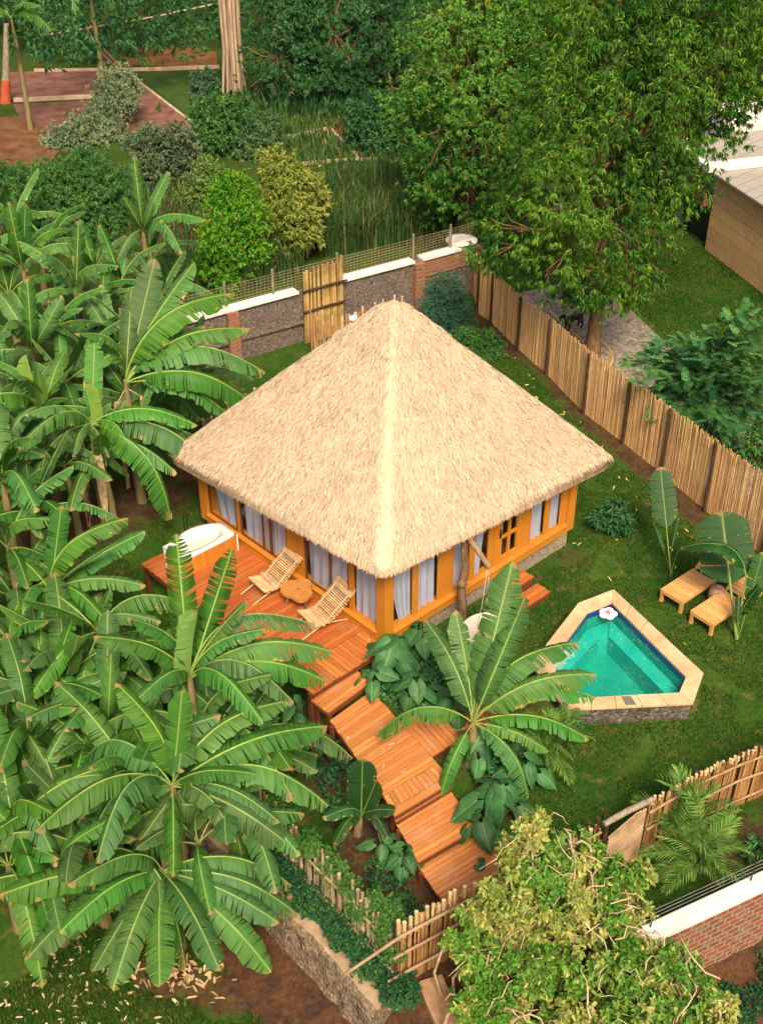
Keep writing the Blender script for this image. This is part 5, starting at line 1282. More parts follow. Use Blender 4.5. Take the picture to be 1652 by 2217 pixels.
m=MB(); m.tube([sl_.location,sl_.location+Vector((.02,.03,.9)),b_],[.035,.028,.02],6); m.obj('stalk',M_ribD,sl_)
# --- elephant ears
def ear_mesh(seed,droop=.3):
    m=MB(); n=15; rg=random.Random(seed)
    def width(t): 
        return .40*(sin(pi*min(1,(t+.02))**.62))**.85 if t<1 else 0
    V=[]
    # blade from the lobes (x<0) to the tip (x=1); petiole joins at x=.22
    for side in (-1,1):
        def fn(u,v,side=side):
            t=u; w=width(t)+.0; x=-.02+1.02*t; 
            y=side*w*v; xx=x-(.20*(1-t)**3)*v**1.3
            z=-droop*(x*x*.6)+.10*v-.30*droop*v*v*1.5+.02*sin(u*14+seed)*v
            return Vector((xx,y,z))
        m.grid(fn,n,6)
    m.tube([(.20,0,-.01),(.6,0,-droop*.22-.005),(1,0,-droop*.6)],[.014,.010,.003],5,1)
    return m.mesh('elephant_ear_leaf',[M_ear,M_ribD],True)
EARS=[ear_mesh(1,.2),ear_mesh(2,.45),ear_mesh(3,.7)]
def ear_plant(label,px,py,n,h,size,spread=.5,dirs=None):
    b=G(px,py); t=thing('elephant_ear_plant',label,'plant',b,'elephant ear plants round the boardwalk')
    a0=R.uniform(0,6); st=MB()
    for k in range(n):
        az=a0+k*GA if not dirs else radians(dirs[k%len(dirs)]); f=(k+.5)/n; hh=h*(1-.55*f)*R.uniform(.85,1.1); r=spread*(.25+.75*f)*R.uniform(.8,1.2)
        p=b+Vector((cos(az)*r,sin(az)*r,hh)); s=size*R.uniform(.75,1.15)
        st.tube([b+Vector((cos(az)*.04,sin(az)*.04,0)),b+Vector((cos(az)*r*.45,sin(az)*r*.45,hh*.65)),p],[.022,.016,.011],5)
        el=radians(R.uniform(-55,-10)); d=Vector((cos(az)*cos(el),sin(az)*cos(el),sin(el)))
        o=put_leaf(R.choice(EARS),t,p-d*s*.2,p+d*s*.8,R.uniform(-.45,.45))
    st.obj('stalks',M_ribD,t,True)
for lab,px,py,n,h,s,sp in (
    ('elephant ear plant against the near corner of the hut base',850,1455,11,1.05,.72,.55),
    ('elephant ear plant under the swing post with a yellow-edged leaf',910,1420,9,.95,.6,.5),
    ('dark elephant ear plant between the boardwalk branch and the hut',900,1530,9,.8,.48,.6),
    ('elephant ear plant at the top of the boardwalk branch',985,1545,7,.7,.45,.5),
    ('low elephant ear plant beside the deck corner step',810,1500,6,.7,.42,.45),
    ('biggest elephant ear plant, right of the lower boardwalk steps',1075,1770,10,1.05,.68,.6),
    ('elephant ear plant reaching over the lowest boardwalk step',1035,1830,5,.9,.55,.4),
    ('elephant ear plant behind the banana stem near the pool branch',1130,1690,6,.8,.5,.5),
    ('elephant ear plant in the dark bed left of the lowest step',875,1890,10,.75,.42,.45),
    ('elephant ear plant under the left edge of the third step',830,1850,6,.6,.36,.4),
    ('small elephant ear seedling by the cane fence',860,1965,4,.35,.26,.25),
    ('dark elephant ear plant at the foot of the walkway banana',1045,1640,9,.7,.5,.5),
    ('elephant ear plant right of the branch end near the pool corner',1110,1640,8,.6,.42,.45),
    ('small elephant ear plant among the steps and the scrambling bush',1030,1905,4,.5,.36,.3),
    ('elephant ear plant in the shade below the deck edge',640,1560,8,.75,.42,.55),
    ('elephant ear plant in the shade left of the long platform',690,1640,9,.7,.40,.6)):
    ear_plant(lab,px,py,n,h,s,sp)
# --- palm fronds
def frond_mesh(seed,n=26,arch=.28,wid=.26,leafw=.016,droop=.5):
    rg=random.Random(seed); m=MB()
    def sp(x): return Vector((x,0,arch*sin(pi*x*.9)-.15*x*x))
    for side in (-1,1):
        for k in range(n):
            t=.16+.83*(k+.5)/n; p=sp(t); w=wid*sin(pi*(.12+.84*(t-.16)/.84))**.7*rg.uniform(.85,1.1); a=radians(58-30*t)+rg.uniform(-.08,.08)
            d=Vector((cos(a),side*sin(a),.25*(1-t))).normalized(); q1=p+d*w*.55; q2=p+d*w+Vector((0,0,-droop*w*.6))
            s=Vector((sin(a),-side*cos(a),.0))*leafw/2
            m.raw([p-s*.6,p+s*.6,q1+s,q2,q1-s],[(0,1,2,4)],0); m.raw([q1-s,q1+s,q2],[(0,1,2)],0)
    m.tube([sp(i/10) for i in range(11)],[.011*(1-.85*i/10) for i in range(11)],5,1)
    return m
FR=[frond_mesh(i,26,a,.34,.024).mesh('palm_frond',[M_palm,M_ribD]) for i,a in enumerate((.16,.28,.4))]
def palm(label,px,py,n,L,h,leaves=(),group='small palms',stem=.05):
    b=G(px,py); t=thing('palm_plant',label,'palm',b,group); C=b+Vector((0,0,h)); m=MB(); m.tube([b-Vector((0,0,.05)),b.lerp(C,.5)+Vector((.02,0,0)),C],[stem*1.2,stem,stem*.6],7); m.obj('stem',M_ribD,t,True)
    a0=R.uniform(0,6)
    for k in range(n):
        az=a0+k*GA; f=(k+.5)/n; el=radians(78-70*f+R.uniform(-8,8)); d=Vector((cos(az)*cos(el),sin(az)*cos(el),sin(el))); put_leaf(FR[min(2,int(f*3))],t,C,C+d*L*R.uniform(.8,1.1),R.uniform(-.2,.2),'frond')
    for px,py,el,l in leaves: put_leaf(R.choice(FR),t,C,solve_tip(C,px,py,l,el),R.uniform(-.2,.2),'frond')
palm('feathery palm growing outside the rail fence, fronds above the cane tops',1475,1850,7,1.35,.35,[(1425,1690,65,1.6),(1580,1745,35,1.5),(1545,1700,50,1.5),(1500,1720,70,1.3),(1420,1770,40,1.1)])
palm('lower spiky palm in front of the feathery palm by the brick wall',1500,1905,10,1.15,.35,[(1385,1850,15,1.1),(1580,1800,25,1.1),(1560,1910,-5,1.0),(1400,1920,0,1.0)])
palm('small palm under the walkway banana plant beside the pool',1185,1650,11,.95,.25,[(1240,1640,10,.9),(1235,1690,0,.9)])
palm('yellowing small palm behind the banana stem at the pool corner',1130,1590,6,.8,.2)
palm('fern-like palm on the lawn edge right of the big elephant ear',1210,1610,8,.8,.2)
# ------------------------------------------------------------------ foliage
def unit(n,rg):
    v=rg.normal(size=(n,3)); return v/np.linalg.norm(v,axis=1)[:,None]
def leaves_into(mb,base,dirs,L,W,rg,fold=.15,mat=0,facing=None,flat=.5,rnd=False):
    # one diamond shaped leaf per row
    n=len(base); L=np.broadcast_to(L,(n,)); W=np.broadcast_to(W,(n,))
    up=np.array([0,0,1.0])+rg.normal(0,flat,(n,3)); 
    if facing is not None: up=up+facing
    s=np.cross(dirs,up); s/=np.linalg.norm(s,axis=1)[:,None]+1e-9; nr=np.cross(s,dirs)
    b=base; m1=base+dirs*(L*.42)[:,None]; tip=base+dirs*L[:,None]-np.array([0,0,1])*(L*.12)[:,None]
    l=m1+s*(W/2)[:,None]+nr*(W*fold)[:,None]; r=m1-s*(W/2)[:,None]+nr*(W*fold)[:,None]
    if rnd:
        m0=base+dirs*(L*.20)[:,None]; m2=base+dirs*(L*.72)[:,None]; V=np.stack([b,m0+s*(W*.40)[:,None],m2+s*(W*.42)[:,None],tip,m2-s*(W*.42)[:,None],m0-s*(W*.40)[:,None]],1).reshape(-1,3); mb.raw(V,np.arange(n)[:,None]*6+np.array([[0,1,2,3,4,5]]),mat); return
    V=np.stack([b,l,tip,r],1).reshape(-1,3); mb.raw(V,np.arange(n)[:,None]*4+np.array([[0,1,2,3]]),mat)
def clump_points(c,r,n,rg,shell=.55):
    u=unit(n,rg); rad=(shell+(1-shell)*rg.uniform(0,1,n))[:,None]; lump=1+.22*np.sin(u[:,:1]*5+c[0])*np.sin(u[:,1:2]*6+c[1])+.12*np.sin(u[:,2:]*9+c[2])
    return np.array(c)+u*rad*np.array(r)*lump,u
def crown(clumps,nros,nleaf,L,W,rg,droop=.35,spread=.8,mb=None,shell=.55,flat=.5,mat=0,gap=None):
    # clumps: (centre, radius(3)); rosettes of leaves on and in each clump
    mb=mb or MB(); tot=sum((c[1][0]*c[1][1]*c[1][2])**(2/3) for c in clumps)
    for c,r in clumps:
        n=max(3,int(nros*(r[0]*r[1]*r[2])**(2/3)/tot)); p,u=clump_points(c,r,n,rg,shell)
        if gap:
            kp=np.array([mnoise.noise(Vector(q*gap[0]))+.5*mnoise.noise(Vector(q*gap[0]*2.3))>gap[1] for q in p]); p=p[kp]; u=u[kp]
            if len(p)==0: continue
        b=np.repeat(p,nleaf,0); uu=np.repeat(u,nleaf,0); d=uu*.7+unit(len(b),rg)*spread-np.array([0,0,1])*droop; d/=np.linalg.norm(d,axis=1)[:,None]
        leaves_into(mb,b+unit(len(b),rg)*.02,d,L*rg.uniform(.6,1.25,len(b)),W*rg.uniform(.7,1.2,len(b)),rg,facing=uu*.6,flat=flat,mat=mat)
    return mb
def tree(name,label,cat,base,trunk,clumps,mat,nros,nleaf,L,W,seed,group=None,bark=None,r0=.25,droop=.35,spread=.8,shell=.55,limbs=True,flat=.5,crownname='crown',gap=None):
    rg=np.random.default_rng(seed); t=thing(name,label,cat,base,group)
    m=MB(); base=Vector(base); tr=[Vector(q) for q in trunk]; k=len(tr)
    m.tube([base-Vector((0,0,.2))]+tr,[r0*1.3]+[r0*(1-.5*(i+1)/k) for i in range(k)],9)
    if limbs:
        for c,r in clumps:
            c=Vector(c); s=tr[R.randrange(max(0,k-2),k)]; mid=s.lerp(c,.5)+Vector((R.uniform(-.2,.2),R.uniform(-.2,.2),R.uniform(-.2,.1)))*.8
            m.tube([s,mid,c],[r0*.42,r0*.26,r0*.10],6)
            for q in range(3):
                e=c+Vector(unit(1,rg)[0])*Vector(r).length*.45; m.tube([mid.lerp(c,.6),c.lerp(e,.5),e],[r0*.13,r0*.09,r0*.04],5)
    m.obj('trunk',bark or M_bark,t,True)
    crown(clumps,nros,nleaf,L,W,rg,droop,spread,shell=shell,flat=flat,gap=gap).obj(crownname,mat,t); return t
def CL(px,py,dist,r,rz=None): 
    p=PD(px,py,dist); return (tuple(p),(r,r,rz or r*.85))
hd=lambda v: sqrt((v.x-CAM.x)**2+(v.y-CAM.y)**2)
# --- mango tree
tb=G(1280,772); D0_=hd(tb); tz=tb.z
mango=[(1120,500,-2.0,1.25),(1060,545,-1.2,.9),(1210,560,-2.0,1.4),(1290,600,-1.5,1.2),(1390,565,-.6,1.1),(1200,440,-2.4,1.5),(1300,470,-2.2,1.6),(1410,470,-.8,1.1),(1240,650,-1.3,.8),(1330,645,-1.0,.8),(1275,640,-1.4,.9),(1365,620,-.8,.8),(1180,600,-1.6,.9),
    (1230,320,-1.5,1.7),(1330,350,-1.6,1.9),(1430,370,-.6,1.6),(1480,400,.4,1.0),(1250,210,-.5,1.9),(1370,220,-1.2,2.0),(1480,260,-.2,1.9),(1560,230,.8,1.5),(1240,100,.5,2.0),(1350,90,.0,2.2),(1460,120,.0,2.2),(1570,110,.6,1.9),(1650,150,1.2,1.6),
    (1260,-30,1.0,2.2),(1390,-40,.8,2.3),(1520,-30,.8,2.3),(1650,10,1.5,2.0),(1190,250,.8,1.3),(1395,610,.0,.7),(1430,540,.6,.6)]
top=PD(1330,330,D0_+.3)
tree('mango_tree','big dark mango tree with hanging leaves rising behind the reed fence','tree',tb,[tb+Vector((0,0,.8)),tb+Vector((.0,.0,1.7)),tb.lerp(top,.38)+Vector((0,0,.3)),tb.lerp(top,.7),top],
    [CL(x,y,D0_+d,r) for x,y,d,r in mango],M_mango,16000,9,.20,.048,1,gap=(1.15,-.10),r0=.26,droop=.55,spread=.75,shell=.4)
# --- lighter tree left of it
b2=P(1010,520,0); D2=hd(b2)
t2=[(1000,60,0,2.3),(1080,40,1,2.2),(960,110,.5,1.8),(1110,120,0,2.0),(920,210,0,1.6),(1000,190,-1,2.1),(1090,220,-.6,2.0),(1160,180,.5,1.6),(900,260,.6,1.2),(960,290,-1,1.8),(1050,310,-1.4,2.0),(1130,330,-.5,1.7),(1000,380,-1.4,1.8),(1080,400,-1.2,1.7),(930,370,-.4,1.4),
    (1010,450,-1,1.4),(1090,460,-.8,1.3),(950,440,0,1.1),(1050,-30,1,2.3),(1150,-20,1.5,2.2),(1150,90,1,1.9),(1160,420,.3,1.3)]
tree('broadleaf_tree','lighter green dense tree left of the mango tree','tree',b2,[b2+Vector((0,0,2)),b2+Vector((.2,.1,4.5)),PD(1040,200,D2)],[CL(x,y,D2+d,r) for x,y,d,r in t2],M_mid,13500,8,.19,.07,2,gap=(1.0,-.10),r0=.3,droop=.3,shell=.45)
# --- dark trees at the top
far=[('dark blue-green tree at the top, right of the pale fibrous trunk',600,225,[(625,60,0,1.9),(650,50,1,2.6),(600,140,-.5,2.1),(670,150,0,2.2),(600,170,.8,1.2),(640,210,-1,1.7),(640,-20,1,2.4)],61),
    ('dark blue-green tree with drooping sprays at the top middle',720,228,[(720,60,0,2.6),(690,130,-.8,2.2),(760,130,0,2.3),(720,190,-1,1.9),(780,40,1,2.4),(740,-20,1,2.6),(690,190,-.5,1.6)],62),
    ('dark blue-green tree touching the lighter tree at the top',830,220,[(830,50,0,2.6),(860,130,.5,2.2),(810,150,-.5,2.1),(850,200,-1,1.8),(880,40,1,2.3),(820,-30,1,2.6),(800,210,-.5,1.7)],63)]
for lab,bx,by,cl,sd_ in far:
    b=P(bx,by,0); d=hd(b); tree('dark_tree',lab,'tree',b,[b+Vector((0,0,2)),b+Vector((.2,0,4)),PD(bx,80,d)],[CL(x,y,d+q,r*1.15) for x,y,q,r in cl],M_teal,5200,7,.22,.085,sd_,'dark trees at the far edge',gap=(.8,-.02),r0=.28,droop=.4,shell=.4)
for lab,bx,by,h in (('thin bare pole standing before the dark trees, left one',752,225,75),('thin bare pole standing before the dark trees, right one',812,220,60)):
    b=P(bx,by,0); z=b.z; pass
    t=P(bx,by-140,0); T=PD(bx,by-145,hd(b)); m=MB(); m.tube([b,b.lerp(T,.5)+Vector((.1,0,0)),T],[.11,.09,.06],6); o=m.obj('bare_pole',M_barkgrey); tag(o,lab,'pole','bare poles before the dark trees')
# undergrowth that reads as one mass
def grassmass(name,pts,h,w,mat,kind='stuff',lean=.35):
    o=blades(name,pts,h,w,mat,lean).obj(name,mat); o['kind']=kind; return o
def polypts(px,n):
    poly=gq(*px); x0,x1=min(p[0] for p in poly),max(p[0] for p in poly); y0,y1=min(p[1] for p in poly),max(p[1] for p in poly); out=[]
    while len(out)<n:
        x,y=R.uniform(x0,x1),R.uniform(y0,y1)
        if inpoly(x,y,poly): out.append((x,y,0))
    return out
grassmass('tall_grass',polypts([(690,560),(1000,520),(1060,440),(900,390),(820,400),(690,440)],11000),1.6,.04,M_reedgrass,lean=.55)
grassmass('reed_bed',polypts([(520,640),(660,590),(650,540),(560,550)],900),1.4,.05,M_reedgrass,lean=.5)
grassmass('undergrowth',polypts([(560,245),(880,240),(900,300),(800,330),(740,260)],2600),1.1,.10,M_teal,lean=.6)
grassmass('tall_grass',polypts([(300,330),(420,320),(450,420),(440,620),(360,620),(290,480)],2600),.7,.04,M_reedgrass,lean=.7)
grassmass('tall_grass',polypts([(-60,380),(260,380),(300,560),(0,560)],3200),.8,.05,M_reedgrass,lean=.7)
grassmass('tall_grass',polypts([(480,160),(700,235),(900,300),(860,420),(700,380),(560,330)],2600),.6,.06,M_reedgrass,lean=.7)
# a far wood that closes the view
rg=np.random.default_rng(77); cl=[]
for x,y,d,r in ((110,40,66,1.9),(170,85,62,1.2),(230,40,66,2.0),(300,60,67,1.9),(360,40,68,1.9),(420,60,69,1.7),(60,100,62,1.1),(330,10,70,2.6),(200,0,70,2.6),(440,20,70,2.0),(110,110,60,1.0)):
    c=PD(x,y,d); cl.append((tuple((c.x,c.y,max(.8,c.z))),(r,r,r*.9)))
for k in range(46):
    x=-260+k*44+R.uniform(-15,15); d=R.uniform(76,92); c=PD(x,R.uniform(-60,20),d); cl.append((tuple((c.x,c.y,R.uniform(1.5,5))),(4,4,4.2)))
fo=crown(cl,26000,6,.33,.13,rg,.3,.9,gap=(.6,-.05)).obj('far_wood',M_teal); fo['kind']='stuff'
# --- shrubs
def shrub(name,label,cat,px,py,clumps,mat,nros,nleaf,L,W,seed,group=None,droop=.2,r0=.06,d=None,spread=.9,shell=.45,crownname='foliage'):
    b=G(px,py); D=hd(b)
    cl=[CL(x,y,D+q,r,r*.9) for x,y,q,r in clumps]; rg=np.random.default_rng(seed); t=thing(name,label,cat,b,group); m=MB()
    for c,r in cl:
        c=Vector(c); m.tube([b,b.lerp(c,.5)+Vector((0,0,.1)),c],[r0,r0*.7,r0*.35],5)
    m.obj('stem',M_bark,t); crown(cl,nros,nleaf,L,W,rg,droop,spread,shell=shell).obj(crownname,mat,t); return t
shrub('bush','dense bright green bush behind the garden wall','bush',505,600,[(490,430,.5,.95),(520,470,-.3,1.1),(480,510,-.4,1.1),(530,540,-.6,1.0),(470,570,-.6,.9),(510,400,.8,.7),(500,600,-.8,.8)],M_bright,2300,7,.16,.075,101)
shrub('bush','tall yellow-green bush with pale hanging stalks beside the bright bush','bush',630,560,[(610,380,.5,.9),(650,400,0,.9),(680,430,.3,.8),(620,440,-.5,.9),(640,490,-.6,.9),(670,500,-.4,.6),(600,350,.9,.7)],M_yellowleaf,1500,7,.2,.08,102,droop=.5)
grassmass('dry_stalks',polypts([(590,570),(670,560),(680,500),(610,500)],260),2.4,.05,mat_leaf('dry_stalk',(.30,.25,.09),(.4,.34,.14)),lean=.2)
shrub('bush','rounded mid green bush standing before the grass plots','bush',480,330,[(470,250,.5,1.3),(500,290,0,1.3),(450,300,0,1.1),(510,240,.8,1.0)],M_darkbush,1300,7,.22,.09,103)
shrub('bush','pale green bush right of the rounded mid green bush','bush',560,330,[(550,290,0,1.1),(580,300,.2,1.0),(540,320,-.5,1.0),(575,270,.6,.7)],mat_leaf('pale_bush_leaf',(.06,.13,.045),(.11,.19,.07)),1000,7,.2,.08,104)
shrub('hedge','grey-green trailing hedge running across the soil plots','hedge',260,300,[(255,180,3,1.1),(245,215,2,1.2),(225,250,1,1.2),(200,280,.4,1.3),(180,310,0,1.3),(230,300,.2,1.2),(150,330,-.5,1.1),(270,195,2.6,.9),(210,330,-.5,1.2),(130,300,0,.9)],M_grey,3800,7,.19,.07,105)
shrub('bush','grey-green bush in the dark gap beside the hedge','bush',370,400,[(340,330,0,1.2),(380,310,.3,1.1),(330,370,-.4,1.0),(400,340,.4,.9),(310,310,.6,.9)],mat_leaf('grey_bush_leaf',(.075,.125,.06),(.14,.18,.09)),1400,7,.22,.09,106)
shrub('bush','broad dark bush with long leaves at the upper left edge','bush',130,520,[(40,410,.5,1.1),(100,400,.6,1.2),(160,400,.4,1.3),(210,430,0,1.2),(120,450,0,1.3),(60,460,0,1.0),(170,480,-.3,1.2),(230,480,-.3,.9),(20,390,.8,.9),(190,360,.8,1.0),(250,400,.5,.9)],M_darkbush,4200,8,.2,.055,107,droop=.5)
shrub('bush','pale bush between the hedge and the tall banana plant','bush',450,440,[(450,380,0,.9),(420,420,-.3,.7),(470,410,.2,.7)],mat_leaf('mixed_bush_leaf',(.10,.19,.04),(.17,.25,.06)),700,7,.17,.08,108)
shrub('bush','small blue-green bush on the far grass plot','bush',445,200,[(440,180,0,.8),(460,195,0,.7)],mat_leaf('blue_bush_leaf',(.05,.12,.06),(.1,.17,.08)),300,6,.25,.1,109)
shrub('bush','blue-green bush at the foot of the lighter tree','bush',830,320,[(800,250,.5,1.4),(850,270,.2,1.5),(830,310,-.6,1.3),(880,310,0,1.3),(790,290,0,1.0)],M_teal,1500,7,.26,.1,110)
shrub('shrub','feathery blue-green shrub in the corner of the garden wall','shrub',965,715,[(965,630,.2,.7),(945,665,-.1,.7),(985,660,.1,.65),(960,700,-.4,.75),(1000,700,-.1,.55),(930,710,-.3,.5)],mat_leaf('feather_shrub_leaf',(.045,.125,.07),(.08,.18,.10)),2300,7,.15,.028,111,droop=0)
shrub('shrub','low leafy weeds at the foot of the corner shrub','weeds',1030,770,[(1010,740,0,.5),(1045,765,0,.5),(1000,780,-.2,.45),(1060,740,.1,.4),(1080,780,0,.35)],M_darkbush,650,6,.22,.05,112,droop=.1)
shrub('shrub','low rosette plant with broad leaves alone on the lawn','plant',1325,1155,[(1325,1125,0,.38),(1300,1115,0,.25),(1350,1130,0,.28),(1335,1095,.1,.22)],mat_leaf('lawn_plant_leaf',(.035,.115,.04),(.06,.16,.055)),120,6,.24,.075,113,droop=.15)
shrub('shrub','dark shrub at the right edge behind the reed fence','shrub',1640,1010,[(1640,960,0,.5),(1660,1000,0,.5),(1650,920,.3,.4),(1610,980,-.1,.35)],M_darkbush,420,7,.14,.06,114)
shrub('shrub','small blue-green weed beside the brick wall at the right edge','weeds',1640,1870,[(1640,1845,0,.2),(1655,1830,0,.22)],M_feather,60,6,.16,.06,115)
# --- feathery tree at the right
fb=G(1520,960); t=thing('feathery_tree','small feathery blue-green tree overhanging the reed fence at the right edge','tree',fb)
fm=MB(); 
def fern(b,d,L,rg):
    s=d.cross(Vector((0,0,1))); s.normalize(); n=14; w=L*.28
    for side in (-1,1):
        for k in range(n):
            f=.12+.86*k/n; p=b+d*L*f-Vector((0,0,L*.25*f*f)); q=p+s*side*w*(1-.55*f)*(.7+.3*sin(pi*f))+d*w*.35-Vector((0,0,w*.15)); u=d*L*.026
            fm.raw([p-u,p+u,q+u*.6,q-u*.6],[(0,1,2,3)],0)
br_=MB(); fctr=fb+Vector((0,0,1.3)); br_.tube([fb-Vector((0,0,.1)),fb+Vector((0,0,.6)),fctr],[.09,.075,.06],8)
rgp=random.Random(5); Df=hd(fb)
tips=[(1395,850),(1410,810),(1370,770),(1450,770),(1500,740),(1560,720),(1610,700),(1650,690),(1440,880),(1400,930),(1460,940),(1520,970),(1570,965),(1600,900),(1640,830),(1545,800),(1490,830),(1600,770),(1650,760),(1530,890),(1660,890),(1450,830),(1560,850),(1420,760),(1480,900),(1580,690),(1520,760),(1620,850),(1500,790),(1590,930)]
for x,y in tips:
    dd=rgp.uniform(-1.3,.6); e=PD(x,y,Df+dd-.2); mid=fctr.lerp(e,.5)+Vector((0,0,.25)); br_.tube([fctr,mid,e],[.04,.025,.010],5)
    for k in range(70):
        f=rgp.uniform(.3,1.05); p=(mid.lerp(e,(f-.5)*2) if f>.5 else fctr.lerp(mid,f*2))+Vector((rgp.gauss(0,.2),rgp.gauss(0,.2),rgp.gauss(0,.14)))
        d=(e-fctr).normalized()*.6+Vector((rgp.gauss(0,.6),rgp.gauss(0,.6),rgp.uniform(-.35,.15))); d.normalize(); fern(p,d,rgp.uniform(.3,.6),rgp)
br_.obj('trunk',M_bark,t,True); fm.obj('crown',M_feather,t)
# --- scrambling bush at the bottom
vb=G(1230,2230); Dv=hd(vb); t=thing('scrambling_bush','straggly yellow-green scrambling bush with pale bare twigs at the lower edge','bush',vb)
rg=np.random.default_rng(9); cl=[CL(x,y,Dv+d,r,r*.9) for x,y,d,r in [(1150,1800,1.0,.30),(1120,1860,.8,.42),(1060,1915,.4,.26),(1025,1990,.2,.26),(1180,1870,.8,.5),(1250,1850,1.1,.42),(1280,1900,1.0,.45),(1100,1960,.4,.55),(1200,1960,.5,.6),(1300,1980,.6,.5),(1360,1960,1.0,.36),(1030,2060,.0,.5),(1120,2080,0,.6),(1230,2080,.1,.65),(1340,2080,.2,.55),(1420,2080,.2,.4),(1470,2100,.2,.38),(1040,2160,-.4,.55),(1150,2190,-.4,.65),(1270,2190,-.4,.65),(1390,2190,-.3,.6),(1480,2170,-.1,.4),(1080,2250,-.8,.55),(1200,2270,-.8,.6),(1330,2270,-.8,.6),(1450,2260,-.6,.5),(1540,2230,-.4,.3),(1520,2150,-.1,.3),(1560,2200,-.3,.3),(1330,1880,1.3,.25),(1390,1890,1.2,.2)]]
for k in range(34):
    c,r=cl[R.randrange(29)]; u=unit(1,rg)[0]; u[2]=abs(u[2])*.8; cl.append((tuple(np.array(c)+u*np.array(r)*1.15),(r[0]*.3,r[0]*.3,r[0]*.3)))
mb=MB(); mg=MB()
for ci,(c,r) in enumerate(cl):
    n=int(760*(r[0])**1.5/.4); p,u=clump_points(c,r,int(n*1.1),rg,.35); b=np.repeat(p,5,0); uu=np.repeat(u,5,0)
    keep=np.array([mnoise.noise(Vector(q*3.2))>.0 for q in b],dtype=bool); b=b[keep]; uu=uu[keep]
    d=uu*.6+unit(len(b),rg)*.9-np.array([0,0,1])*.15; d/=np.linalg.norm(d,axis=1)[:,None]
    sel=np.array([mnoise.noise(Vector(q*1.3+np.array([7,3,1])))>-.02 for q in b],dtype=bool)
    for q,w_ in ((sel,mg),(~sel,mb)):
        k=int(q.sum())
        if k: leaves_into(w_,b[q],d[q],.080*rg.uniform(.5,1.8,k),.058*rg.uniform(.7,1.2,k),rg,facing=uu[q]*.5,flat=.7,rnd=True)
mb.obj('foliage',M_vine,t); mg.obj('green_foliage',mat_leaf('climbing_bush_leaf',(.07,.19,.020),(.15,.28,.045),.5,.35,.4,.03,.28,1.1,yellow=.06,yc=(.4,.38,.1)),t)
mb=MB()
for c,r in cl:
    c=Vector(c); g=Vector((c.x+R.uniform(-.3,.3),c.y+R.uniform(-.3,.3),gz(c.x,c.y))); 
    mb.tube([g,g.lerp(c,.5)+Vector((R.uniform(-.2,.2),R.uniform(-.2,.2),0)),c],[.036,.028,.018],5)
    for k in range(4 if r[0]>.3 else 0):
        e=c+Vector(unit(1,rg)[0])*r[0]*1.3; e.z=max(e.z,c.z-.2); q=c.lerp(e,.5)+Vector((R.uniform(-.12,.12),R.uniform(-.12,.12),R.uniform(0,.15))); q2=q.lerp(e,.5)+Vector((R.uniform(-.08,.08),R.uniform(-.08,.08),.05)); mb.tube([c,q,q2,e],[.013,.011,.009,.004],4)
for k in range(34):
    a_=R.randrange(29); c,r=cl[a_]; b_=min((j for j in range(29) if j!=a_),key=lambda j:(Vector(cl[j][0])-Vector(c)).length+R.uniform(0,.9)); c2,r2=cl[b_]
    u1=unit(1,rg)[0]; u1[2]=abs(u1[2])+.25; u2=u1+unit(1,rg)[0]*.5; p0=Vector(c)+Vector(u1)*r[0]*.95; p1=Vector(c2)+Vector(u2)*r2[0]*.95
    pts=[p0.lerp(p1,f)+Vector(unit(1,rg)[0])*.09+Vector((0,0,.12*sin(pi*f))) for f in (0,.2,.4,.6,.8,1)]; w_=R.uniform(.008,.02); mb.tube(pts,[w_,w_,w_*.85,w_*.7,w_*.55,w_*.3],5)
mb.obj('twigs',mat_simple('pale_twig',(.38,.27,.15),(.55,.42,.26),6,.8,.1),t,True)
# --- creepers over the retaining wall and the paling fence
ivy=thing('creeper','dark green creeper covering the bank between the paling fence and the stone wall','creeper',(-5.2,-3,-.8))
rg=np.random.default_rng(21); mb=MB()
for k in range(26):
    y=-.4-5.9*k/25; x=-5.15+.12*sin(k*1.7)-.02*k*.5+rg.uniform(-.06,.06); c=(x,y,-.66+.20*sin(k*2.3)*.5+.12); r=(.36,.34,.30)
    n=330; p,u=clump_points(c,r,n,rg,.6); p=p[u[:,2]>-.35]; u=u[u[:,2]>-.35]; b=np.repeat(p,5,0); uu=np.repeat(u,5,0); d=uu*.5+unit(len(b),rg)*.9-np.array([0,0,1])*.3; d/=np.linalg.norm(d,axis=1)[:,None]
    leaves_into(mb,b,d,.065*rg.uniform(.6,1.4,len(b)),.048*rg.uniform(.7,1.2,len(b)),rg,facing=uu*.6)
mb.obj('foliage',M_ivy,ivy)
iv2=thing('climber','lighter green climber scrambling along the top of the paling fence','creeper',(-5.1,-3,0))
mb=MB()
for k in range(44):
    if k in (5,6,15,16,17,27,28): continue
    f=k/43*(len(BL)-1); i=min(int(f),len(BL)-2); g=f-i; x=BL[i][0]+(BL[i+1][0]-BL[i][0])*g; y=BL[i][1]+(BL[i+1][1]-BL[i][1])*g
    c=(x+rg.uniform(-.05,.22),y,gz(x,y)+rg.uniform(.9,1.5)); r=(.24,.22,.26); p,u=clump_points(c,r,95,rg,.4); b=np.repeat(p,5,0); uu=np.repeat(u,5,0); d=uu*.5+unit(len(b),rg)*.9-np.array([0,0,1])*.3; d/=np.linalg.norm(d,axis=1)[:,None]
    leaves_into(mb,b,d,.055*rg.uniform(.6,1.4,len(b)),.042*rg.uniform(.7,1.2,len(b)),rg,facing=uu*.6)
mb.obj('foliage',mat_leaf('climber_leaf',(.05,.15,.025),(.11,.22,.045),.45,.35,.4),iv2)
mb=MB(); 
